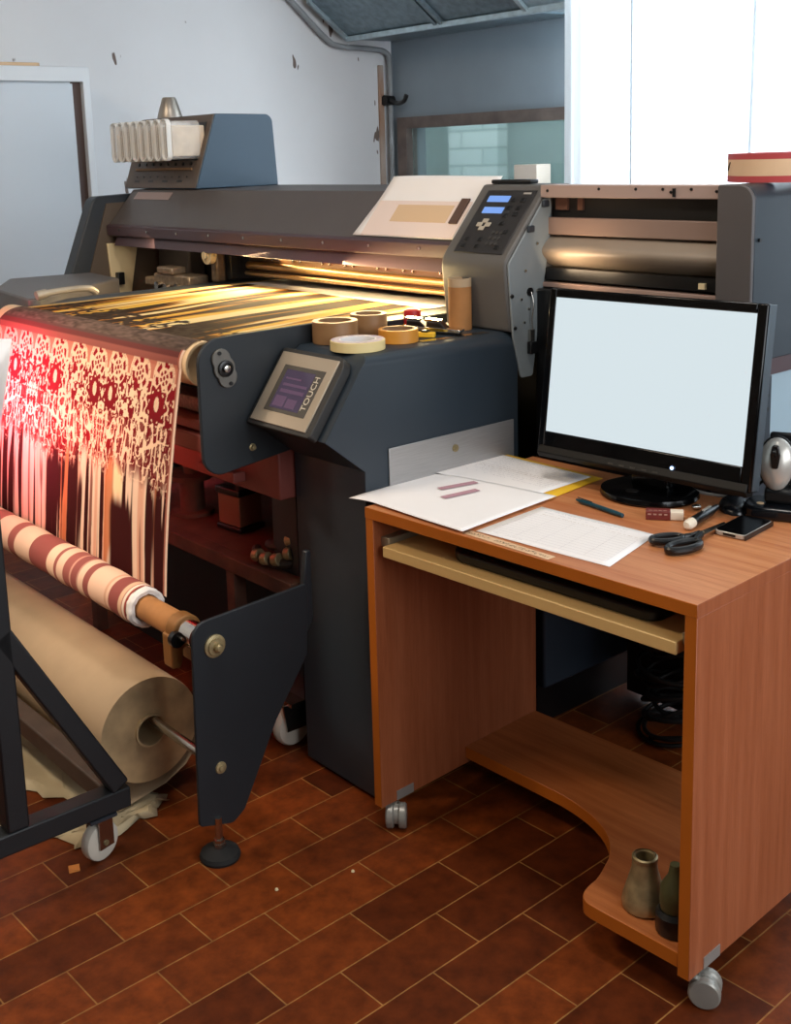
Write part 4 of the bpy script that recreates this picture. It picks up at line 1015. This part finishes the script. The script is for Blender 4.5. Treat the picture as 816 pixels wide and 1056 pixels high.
# keyboard
kb = DTg('keyboard', 'black keyboard on the pull-out tray under the desktop', 'keyboard', .43, .115, .6485, raw=True)
g = G(); g.prism(rnd([(-.245, -.075), (.235, -.075), (.235, .075), (-.245, .075)], [.05, .03, .02, .03], 6), 'Z', 0, .020); g.done('case', BLACK, kb, .004)
g = G()
for r in range(5):
    for k in range(20): g.box(-.225+k*.0222, -.225+k*.0222+.0185, -.05+r*.023, -.05+r*.023+.019, .020, .025)
g.done('keys', M('key_black', '181818', .6), kb)
g = G(); [g.box(-.215+.02*k, -.209+.02*k, -.066, -.062, .0201, .0204) for k in range(5)]; g.done('key_marks', M('dim_red_mark', '6a2a22', .6), kb)

# monitor
mo = DTg('computer_monitor', 'black wide monitor with a blank pale screen on the desk', 'monitor', .362, .425)
ti, ya = .134, .022
ms = DS; sw, shh = .44*ms, .275*ms
zc = 1.427-DS*(1.427-.990)-(DT+.0005)
Rm = Matrix.Rotation(ya, 4, 'Z') @ Matrix.Rotation(-ti, 4, 'X')
cc = Vector((0, (.413-.425)*DS, zc)); MM = Matrix.Translation(cc) @ Rm      # local: x right, z up, -y towards viewer
def mob(name, fn, mat, bev=0., par=mo):
    g = G(); fn(g); g.bm.transform(MM); return g.done(name, mat, par, bev)
def bez_frame(g):
    x0, x1, z0, z1 = -sw/2-.017, sw/2+.021, -shh/2-.047, shh/2+.019
    a = [(x0, z0+.004), (x0+.01, z0), (x1-.01, z0), (x1, z0+.004), (x1, z1), (x0, z1)]
    out = rnd([(x0, z0), (x1, z0), (x1, z1), (x0, z1)], .012, 5); inn = [(-sw/2, -shh/2), (sw/2, -shh/2), (sw/2, shh/2), (-sw/2, shh/2)]
    # frame built as four boxes around the screen plus a rear shell
    g.box(x0, -sw/2, -.012, .02, z0, z1); g.box(sw/2, x1, -.012, .02, z0, z1); g.box(-sw/2, sw/2, -.012, .02, z0, -shh/2); g.box(-sw/2, sw/2, -.012, .02, shh/2, z1)
bz_ = mob('bezel', bez_frame, GLOSS, .003)
mob('bezel_rim', lambda g: g.box(sw/2+.0212, sw/2+.0235, -.008, .018, -shh/2-.044, shh/2+.018), M('rim_grey', '48525a', .3, metal=.4), .001, bz_)
mob('bezel_lip', lambda g: g.prism([(-.0125, -shh/2-.030), (-.020, -shh/2-.046), (-.012, -shh/2-.056), (.012, -shh/2-.056), (.012, -shh/2-.046)], 'X', -sw/2-.012, sw/2+.016), M('lip_black', '0e0c0a', .5, spec=.2), .002, bz_)
mob('screen', lambda g: g.box(-sw/2, sw/2, -.0095, .0, -shh/2, shh/2), SCRW)
mob('rear_shell', lambda g: g.prism(rnd([(-sw/2-.01, .02), (sw/2+.01, .02), (sw/2-.06, .05), (-sw/2+.06, .05)], .01, 3), 'Z', -shh/2-.03, shh/2+.01), BLACK, .006)
mob('power_light', lambda g: g.lathe([(.0035, 0), (.0035, .002), (0, .002)], (.085, -.014, -shh/2-.027), (0, -1, 0), 12), LEDB, 0, bz_)
mob('control_button', lambda g: [g.box(-.06+.026*k, -.048+.026*k, -.0185, -.0165, -shh/2-.043, -shh/2-.040) for k in range(5)], M('button_grey', '3c3a34', .5), 0, bz_)
g = G(); g.prism(rnd([(-.045, .0), (.045, .0), (.045, .035), (-.045, .035)], .01, 4), 'Z', .018, .14); g.done('stand_neck', GLOSS, mo, .003)
g = G(); g.lathe([(.0, 0), (.100, 0), (.103, .004), (.101, .013), (.085, .019), (.03, .024), (0, .024)], (0, .005, 0), n=56); g.bm.transform(Matrix.Diagonal((1, .9, 1, 1))); g.done('stand_base', GLOSS, mo)
g = G(); g.cyl((0, -.055, .0215), (0, -.055, .0222), .013); g.done('base_cap', BLACK, mo)

# papers
def dsheet(name, label, cat, pts, z, mat, n=12, wav=.0006, droop=None, th_=.0003):
    g = G(); P_ = [Vector((d2(*p)[0], d2(*p)[1], 0)) for p in pts]; rows = []
    for j in range(n+1):
        row = []
        for i in range(n+1):
            a, b = i/n, j/n
            p = P_[0]*(1-a)*(1-b)+P_[1]*a*(1-b)+P_[2]*a*b+P_[3]*(1-a)*b
            zz = z+wav*(1+math.sin(a*7+b*3))*.5
            if droop: zz = droop(p.x, p.y, zz)
            row.append(g.bm.verts.new((p.x, p.y, zz)))
        rows.append(row)
    for a, b in zip(rows, rows[1:]):
        for i in range(n): g.bm.faces.new((a[i], a[i+1], b[i+1], b[i]))
    t = thing(name, label, cat, DW(0, 0, 0), aD)
    o = g.done('sheet', mat, t); so = o.modifiers.new('thick', 'SOLIDIFY'); so.thickness = th_; so.offset = 1
    return t, P_
def writing(t, P_, z, lines, mat, seed, a0=.06, a1=.9, dens=.75, hh=.0016, name='handwriting', sw_=.0004):
    rng = random.Random(seed); g = G()
    def at(a, b): return P_[0]*(1-a)*(1-b)+P_[1]*a*(1-b)+P_[2]*a*b+P_[3]*(1-a)*b
    for b in lines:
        a = a0
        while a < a1:
            l = rng.uniform(.012, .05)
            if rng.random() < dens:
                p = at(a, b); q = at(min(a+l, a1), b); d = (q-p); nrm = Vector((-d.y, d.x, 0)).normalized(); h = hh*rng.uniform(.5, 1.1)
                k = max(2, int(l/.006)); last = None
                for i in range(k):
                    u = p+d*(i/k)+nrm*h*rng.uniform(-1, 1); v_ = p+d*((i+.8)/k)+nrm*h*rng.uniform(-1, 1)
                    w = nrm*sw_
                    g.face([(x.x, x.y, z) for x in (u-w, v_-w, v_+w, u+w)])
            a += l+rng.uniform(.006, .02)
    g.done(name, mat, t)
f1, Pf = dsheet('yellow_folder', 'yellow folder under the handwritten sheet near the monitor', 'folder', [(-.065, .285), (.238, .272), (.226, .462), (-.050, .482)], DT+.0006, YEL, th_=.001)
t2, P2 = dsheet('handwritten_sheet', 'handwritten sheet lying on the yellow folder', 'paper', [(-.075, .262), (.205, .266), (.205, .452), (-.060, .468)], DT+.0026, PAPER)
writing(t2, P2, DT+.0044, [.93-.055*k for k in range(12)], INK, 2, .08, .95)
writing(t2, P2, DT+.0045, [.92, .60, .55], M('brown_ink', '9a7b60', .9), 5, .1, .9, .9)
def dr1(x, y, z):
    d = max(0, -x); e = max(0, .004-y); return z-.06*d-.5*d*d-.1*e
t1_, P1 = dsheet('blank_sheet', 'white sheet with two mauve bars overhanging the left desk corner', 'paper', [(-.071, .022), (.256, .005), (.243, .290), (-.088, .262)], DT+.0052, PAPER, 20, .001, dr1)
def barq(P_, a0, a1, b0, b1, z):
    at = lambda a, b: P_[0]*(1-a)*(1-b)+P_[1]*a*(1-b)+P_[2]*a*b+P_[3]*(1-a)*b
    return [(at(a, b).x, at(a, b).y, z) for a, b in ((a0, b0), (a1, b0), (a1, b1), (a0, b1))]
def onD(px): pass
g = G(); g.face(barq(P1, .62, .70, .42, .78, DT+.0076)); g.face(barq(P1, .75, .83, .40, .74, DT+.0076)); g.bm.clear()
# two bars, aligned as in the photo (running towards the rear right)
for (p, q) in (((.039, .169), (.062, .255)), ((.087, .130), (.102, .216))):
    p, q = Vector(d2(*p)).to_3d(), Vector(d2(*q)).to_3d(); d = (q-p).normalized(); w = Vector((d.y, -d.x, 0))*.019
    g.face([(v_.x, v_.y, DT+.0077) for v_ in (p-w*.5, p+w*.5, q+w*.5, q-w*.5)])
g.done('mauve_bars', PINKBAR, t1_)
t3, P3 = dsheet('form_sheet', 'form sheet with faint table lines in front of the monitor', 'paper', [(.262, .034), (.548, .044), (.511, .231), (.257, .227)], DT+.0006, PAPER)
writing(t3, P3, DT+.0019, [.93, .87], INK, 12, .1, .8, .9); writing(t3, P3, DT+.0019, [.80], M('brown_ink2', '9a7b60', .9), 15, .12, .95, .95)
g = G()
at3 = lambda a, b: P3[0]*(1-a)*(1-b)+P3[1]*a*(1-b)+P3[2]*a*b+P3[3]*(1-a)*b
for b in [.1+.06*k for k in range(12)]:
    p, q = at3(.06, b), at3(.94, b); g.face([(p.x, p.y, DT+.0019), (q.x, q.y, DT+.0019), (q.x, q.y+.0006, DT+.0019), (p.x, p.y+.0006, DT+.0019)])
for a in (.06, .25, .42, .6, .78, .94):
    p, q = at3(a, .1), at3(a, .76); g.face([(p.x, p.y, DT+.0019), (p.x+.0005, p.y, DT+.0019), (q.x+.0005, q.y, DT+.0019), (q.x, q.y, DT+.0019)])
g.done('table_lines', M('faint_lines', 'c9c3c6', .9), t3)
writing(t3, P3, DT+.0020, [.07], INK, 17, .06, .34, .95)
# paper label on the desk edge
lb, PL = dsheet('paper_label', 'narrow paper label stuck along the front edge of the desktop', 'label', [(.250, .010), (.452, .004), (.452, .024), (.246, .032)], DT+.0005, M('label_paper', 'd9b48e', .7), 6, 0)
writing(lb, PL, DT+.0012, [.5], DKINK, 21, .03, .97, .97, .0062, 'lettering', .0013)
# teal pen
pn = DTg('teal_pen', 'dark teal ballpoint pen between the papers and the monitor stand', 'pen', .348, .285, DT+.0055, rz=-.19)
g = G(); g.lathe([(.0, -.066), (.002, -.066), (.0048, -.05), (.0048, .05), (.004, .066), (0, .067)], (0, 0, 0), (1, 0, 0), 16); g.done('barrel', TEAL, pn)
g = G(); g.box(-.062, -.02, -.0008, .0008, .0052, .0065); g.done('clip', TEAL, pn)
# eraser box
er = DTg('eraser', 'eraser in a maroon sleeve with its white end showing beside the stand', 'eraser', .468, .320, rz=.60)
g = G(); g.box(-.034, .012, -.012, .012, 0, .017); g.done('sleeve', ERSL, er, .001)
g = G(); g.box(-.033, .036, -.0112, .0112, .0006, .0164); g.done('rubber', ERWH, er, .001)
g = G(); [g.box(-.03+.01*k, -.024+.01*k, -.0125, -.0122, .010, .013) for k in range(4)]; [g.box(-.028+.009*k, -.022+.009*k, -.006, -.003, .0171, .0173) for k in range(4)]; g.done('sleeve_print', M('sleeve_print', 'a88070', .6), er)
cp = DTg('metal_cap', 'tiny metal cap lying behind the eraser', 'ferrule', .482, .405, DT+.006, rz=.9)  # a small loose metal cap
g = G(); g.lathe([(0, -.008), (.0045, -.008), (.006, .0), (.005, .008), (0, .009)], (0, 0, 0), (1, 0, 0), 16); g.done('cap', STEEL, cp)
# marker
mk = DTg('marker_pen', 'black marker with a white end lying behind the scissors', 'marker', .527, .355, DT+.0105, rz=1.72)
g = G(); g.lathe([(0, -.062), (.0085, -.061), (.0095, -.045), (.0095, .03), (.007, .05), (.0055, .066), (0, .067)], (0, 0, 0), (1, 0, 0), 20); g.done('barrel', BLACK, mk)
g = G(); g.lathe([(0, -.074), (.006, -.073), (.0097, -.066), (.0099, -.050), (.0096, -.048)], (0, 0, 0), (1, 0, 0), 20); g.done('white_end', ERWH, mk)
g = G(); g.box(.0, .035, -.002, .002, .009, .0115); g.done('clip', SILVERPL, mk)
# scissors
scs = DTg('scissors', 'black-handled scissors lying open-ended by the form sheet', 'scissors', .573, .230)
scs.scale = (.74, .74, .9)
def loop(g, c, a, b, rot, r):
    pts = []
    for k in range(25):
        t = 2*PI*k/24; x, y = a*math.cos(t), b*math.sin(t); pts.append((c[0]+x*math.cos(rot)-y*math.sin(rot), c[1]+x*math.sin(rot)+y*math.cos(rot), c[2]))
    g.tube(pts, r, 10, smooth=False)
sdir = Vector((-.06, .99, 0)).normalized()
g = G(); loop(g, (-.032, -.035, .010), .040, .021, 1.05, .0075); g.tube([(-.012, -.008, .010), (.0, .02, .010), (.004, .05, .010)], .0075, 10); g.done('handle', BLACK, scs)
g = G(); loop(g, (.026, -.052, .009), .050, .022, 1.38, .0085); g.tube([(.030, -.008, .010), (.018, .02, .010), (.008, .05, .010)], .0080, 10); g.done('handle', BLACK, scs)
g = G(); g.prism([(-.006, .045), (.012, .045), (.004, .165), (-.002, .168)], 'Z', .0085, .0100); g.done('blade', STEEL, scs)
g = G(); g.prism([(.0, .045), (.019, .047), (.010, .160), (.002, .166)], 'Z', .0102, .0117); g.done('blade', STEEL, scs)
g = G(); g.lathe([(.005, .0117), (.005, .0135), (0, .014)], (.006, .058, 0), n=12); g.done('pivot', BRASS, scs)
# phone
ph = DTg('smartphone', 'glossy black phone lying right of the scissors', 'phone', .608, .357, rz=.06)
g = G(); g.prism(rnd([(-.030, -.056), (.030, -.056), (.030, .056), (-.030, .056)], .009, 6), 'Z', 0.001, .0095); bd = g.done('body', SILVERPL, ph, .001)
g = G(); g.prism(rnd([(-.0285, -.0545), (.0285, -.0545), (.0285, .0545), (-.0285, .0545)], .008, 6), 'Z', .0096, .0106); g.done('screen', GLOSS, ph)
g = G(); g.prism(rnd([(-.0308, -.050), (-.0302, -.050), (-.0302, .056), (-.0308, .056)], 0), 'Z', 0.0, .0098); g.prism([(.0302, -.056), (.0308, -.056), (.0308, .056), (.0302, .056)], 'Z', 0.0, .0098); g.done('case', BLACK, ph)
g = G(); g.box(-.012, .012, -.0568, -.056, .003, .0075); g.done('dock_port', BLACK, ph)
# wired mouse
mu = DTg('black_mouse', 'low black mouse lying between the monitor and the mouse cradle', 'mouse', .528, .462, rz=-.95)
def mouse_mesh(a, b, h):
    g = G(); rows = []
    for j in range(9):
        p = j/8*PI/2
        rows.append([g.bm.verts.new((a*math.cos(p)*math.cos(2*PI*k/32), b*math.cos(p)*math.sin(2*PI*k/32)*(1+.08*math.cos(2*PI*k/32)), h*math.sin(p)**.9)) for k in range(32)] if j < 8 else [g.bm.verts.new((0, 0, h))])
    g.bm.faces.new(rows[0][::-1])
    for r1, r2 in zip(rows, rows[1:]):
        for k in range(32):
            if len(r2) == 1: g.bm.faces.new((r1[k], r1[(k+1) % 32], r2[0]))
            else: g.bm.faces.new((r1[k], r1[(k+1) % 32], r2[(k+1) % 32], r2[k]))
    return g
mouse_mesh(.054, .030, .022).done('shell', M('mouse_black', '14161a', .25), mu)
g = G(); g.cyl((-.030, -.004, .017), (-.030, .004, .017), .007); g.done('wheel', BLACK, mu)
# cradle with silver mouse
cr = DTg('mouse_cradle', 'black charging cradle at the right rear of the desktop', 'cradle', .612, .478, rz=.35)
g = G(); g.prism(rnd([(-.070, -.045), (.070, -.045), (.060, .045), (-.060, .045)], [.03, .03, .02, .02], 6), 'Z', 0, .024); g.done('base', M('cradle_black', '101216', .2), cr, .006)
g = G(); g.prism([(-.012, .0245), (.036, .0245), (.050, .15), (.036, .155), (.020, .06), (-.008, .05)], 'X', -.030, .030); g.done('back_support', BLACK, cr, .006)
g = G(); g.lathe([(.007, 0), (.007, .001), (0, .0015)], (-.035, -.015, .024), n=12); g.done('indicator', M('cradle_light', 'd8b48a', .4), cr)
sm = thing('silver_mouse', 'silver wireless mouse standing upright in the black cradle', 'mouse', DW(.612*DS-.010, .478*DS-.004, DT+.0005), aD+.35)
sm.scale = (.94, 1, .90)
mg = mouse_mesh(.058, .034, .026); RM = Matrix.Translation((0, .000, .105)) @ Matrix.Rotation(math.radians(-97), 4, 'Y') @ Matrix.Identity(4)
# top (z) of shell must face -y: build transform directly
Tm = Matrix(((0, 1, 0, 0), (.10, 0, -.995, .010), (.995, 0, .10, .108), (0, 0, 0, 1)))
mg.bm.transform(Tm); mg.done('shell', SILVERPL, sm)
mg = mouse_mesh(.061, .0375, .012); mg.bm.transform(Matrix(((0, 1, 0, 0), (.10, 0, -.995, .0115), (.995, 0, .10, .108), (0, 0, 0, 1)))); mg.done('rim', BLACK, sm)
g = G(); g.prism(rnd([(-.006, .105), (.006, .105), (.010, .135), (.006, .155), (-.006, .155), (-.010, .135)], .004, 3), 'Y', -.019, -.010); g.done('scroll_strip', BLACK, sm, .002)
g = G(); g.cyl((-.003, -.021, .140), (.003, -.021, .140), .009); g.done('wheel', BLACK, sm)
# monitor lead
g = G(); g.tube([Vector((x*DS, y*DS, z)) for x, y, z in ((.395, .50, DT+.02), (.44, .478, DT+.012), (.50, .495, DT+.008), (.56, .505, DT+.006), (.585, .508, DT+.012))], .0035, 8)
o = g.done('grey_lead', GREYC, None, loc=DO, rot=(0, 0, aD)); tag(o, 'pale grey lead running under the monitor towards the mouse', 'cable')
g = G(); g.tube([Vector((x*DS, y*DS, z)) for x, y, z in ((.545, .475, DT+.024), (.56, .50, DT+.05), (.575, .505, DT+.055), (.60, .50, DT+.03))], .003, 8)
o = g.done('cord', CABLE, mu); o.matrix_local = Matrix.LocRotScale(mu.location, mu.rotation_euler, None).inverted() @ Matrix.LocRotScale(DO, Matrix.Rotation(aD, 3, 'Z').to_euler(), None)

# things on the lower shelf
be = DTg('brass_bell', 'dull brass conical bell on the lower desk shelf', 'bell', .635, .066, .1022, raw=True)
g = G(); g.lathe([(.034, 0), (.038, .003), (.0395, .012), (.037, .026), (.030, .050), (.023, .075), (.0205, .098), (.018, .100), (.016, .097), (.017, .07), (.03, .02), (.034, 0)], n=40, caps=False); g.done('body', BRASS, be)
g = G(); g.lathe([(.0212, .090), (.0225, .092), (.0225, .099), (.020, .1005)], n=40, caps=False); g.done('mouth_ring', BRASS, be)
bo = DTg('oil_bottle', 'small olive bottle with a black base half hidden by the right panel', 'bottle', .708, .048, .1022, raw=True)
g = G(); g.lathe([(0, 0), (.030, 0), (.032, .004), (.032, .034), (.026, .042), (0, .042)], n=32); g.done('base', BLACK, bo)
g = G(); g.lathe([(.024, .0425), (.026, .06), (.024, .085), (.012, .105), (.009, .125), (0, .126)], n=32); g.done('body', OLIVE, bo)
# cable coil behind the desk
cb_ = thing('cable_coil', 'heap of black coiled cables on the floor behind the desk', 'cable', DW(.235, .80, 0), aD)
rng = random.Random(11)
for q in range(3):
    pts = []; n_ = 72
    for t in range(n_):
        a = t*.62+q*2.1; u = t/n_; rr = .085+.022*math.sin(t*.23+q)+.012*math.sin(t*.71)
        pts.append((rr*math.cos(a)+.012*math.sin(t*.37+q), rr*.85*math.sin(a)+.012*math.cos(t*.29), max(.008, .01+.36*u+.022*math.sin(a*1.0+q)+.010*math.sin(t*.9))))
    g = G(); g.tube(pts, .0058, 8); g.done('cable_loop', CABLE, cb_)
g = G(); g.tube([(-.02, .0, .30), (.0, .01, .40), (.02, -.02, .50), (.01, -.03, .60), (.02, -.03, .70)], .004, 8); g.done('cable_riser', GREYC, cb_)
g = G(); g.tube([(-.09, .02, .28), (-.10, .02, .36), (-.09, .0, .46), (-.10, .0, .68)], .005, 8); g.done('cable_riser', CABLE, cb_)

# ------------------------------------------------------------------ light
def area(name, loc, target, sx, sy, power, col, spread=PI):
    l = bpy.data.lights.new(name, 'AREA'); l.shape = 'RECTANGLE'; l.size = sx; l.size_y = sy; l.energy = power; l.color = col; l.spread = spread
    o = bpy.data.objects.new(name, l); C.objects.link(o); o.location = loc
    d = Vector(target)-Vector(loc); o.rotation_euler = d.to_track_quat('-Z', 'Y').to_euler(); return o
# daylight outside the back window; unseen right-hand window added to light the desk
area('window_daylight', PW(0, 3.15, 1.85), PW(0, 0, 1.75), 2.6, 2.0, 330, (.86, .94, 1.0))
area('added_side_daylight', PW(3.38, .1, 1.8), PW(0, .1, 1.5), 3.2, 1.6, 84, (.94, .97, 1.0))
area('yard_daylight', PW(-3.6, 3.5, 3.2), PW(-3.8, 4.4, 1.3), 2.5, .8, 95, (.9, .98, 1.0))
# ceiling lamp of the room (warm), in front of the machine
area('ceiling_lamp', PW(-.9, -1.9, 3.15), PW(-.9, -1.6, 0), 1.0, .35, 44, (1.0, .82, .62))
# lamp under the print beam and in the service bay
area('bed_lamp', PW(-.78, .52, 1.125), PW(-.75, .16, 1.03), 1.1, .05, 15, (1.0, .74, .36))
area('rail_fill', PW(-.78, .515, 1.125), PW(-.75, .62, 1.09), 1.1, .03, 3, (1.0, .74, .36))  # extra light aimed back, added to brighten the rails
area('service_lamp', PW(.10, .50, 1.155), PW(.13, .57, 1.20), .12, .03, .25, (1.0, .72, .45))
area('end_lamp', PW(-1.72, .50, 1.15), PW(-1.9, .50, 1.0), .2, .06, .25, (1.0, .75, .45))
# infrared dryer behind the hanging web; red front light added to tint it
area('dryer_glow', PW(-1.0, -.10, .72), PW(-1.0, -.33, .88), .8, .12, 3.2, (1.0, .10, .14), 1.7)
area('red_front_fill', PW(-1.62, -1.0, .95), PW(-1.17, -.26, .78), .2, .2, 6, (1.0, .14, .24), .62)
area('web_fill', PW(-1.1, -1.35, 1.75), PW(-.70, -.26, .76), .5, .2, 2.7, (1.0, .80, .62), .7)  # warm fill added to brighten the hanging fabric
area('overhead_fill', PW(.5, -.35, 3.15), PW(.5, -.2, 0), .9, .3, 24, (1.0, .93, .86))  # overhead fill added to brighten desk, papers and beam
w = bpy.data.worlds.new('world'); bpy.context.scene.world = w; w.use_nodes = True
bg = w.node_tree.nodes['Background']; bg.inputs[0].default_value = (.70, .85, 1.0, 1); bg.inputs[1].default_value = .6
sc = bpy.context.scene
sc.view_settings.view_transform = 'Standard'; sc.view_settings.look = 'None'; sc.view_settings.gamma = 1; sc.view_settings.exposure = 0
sc.view_settings.use_curve_mapping = False
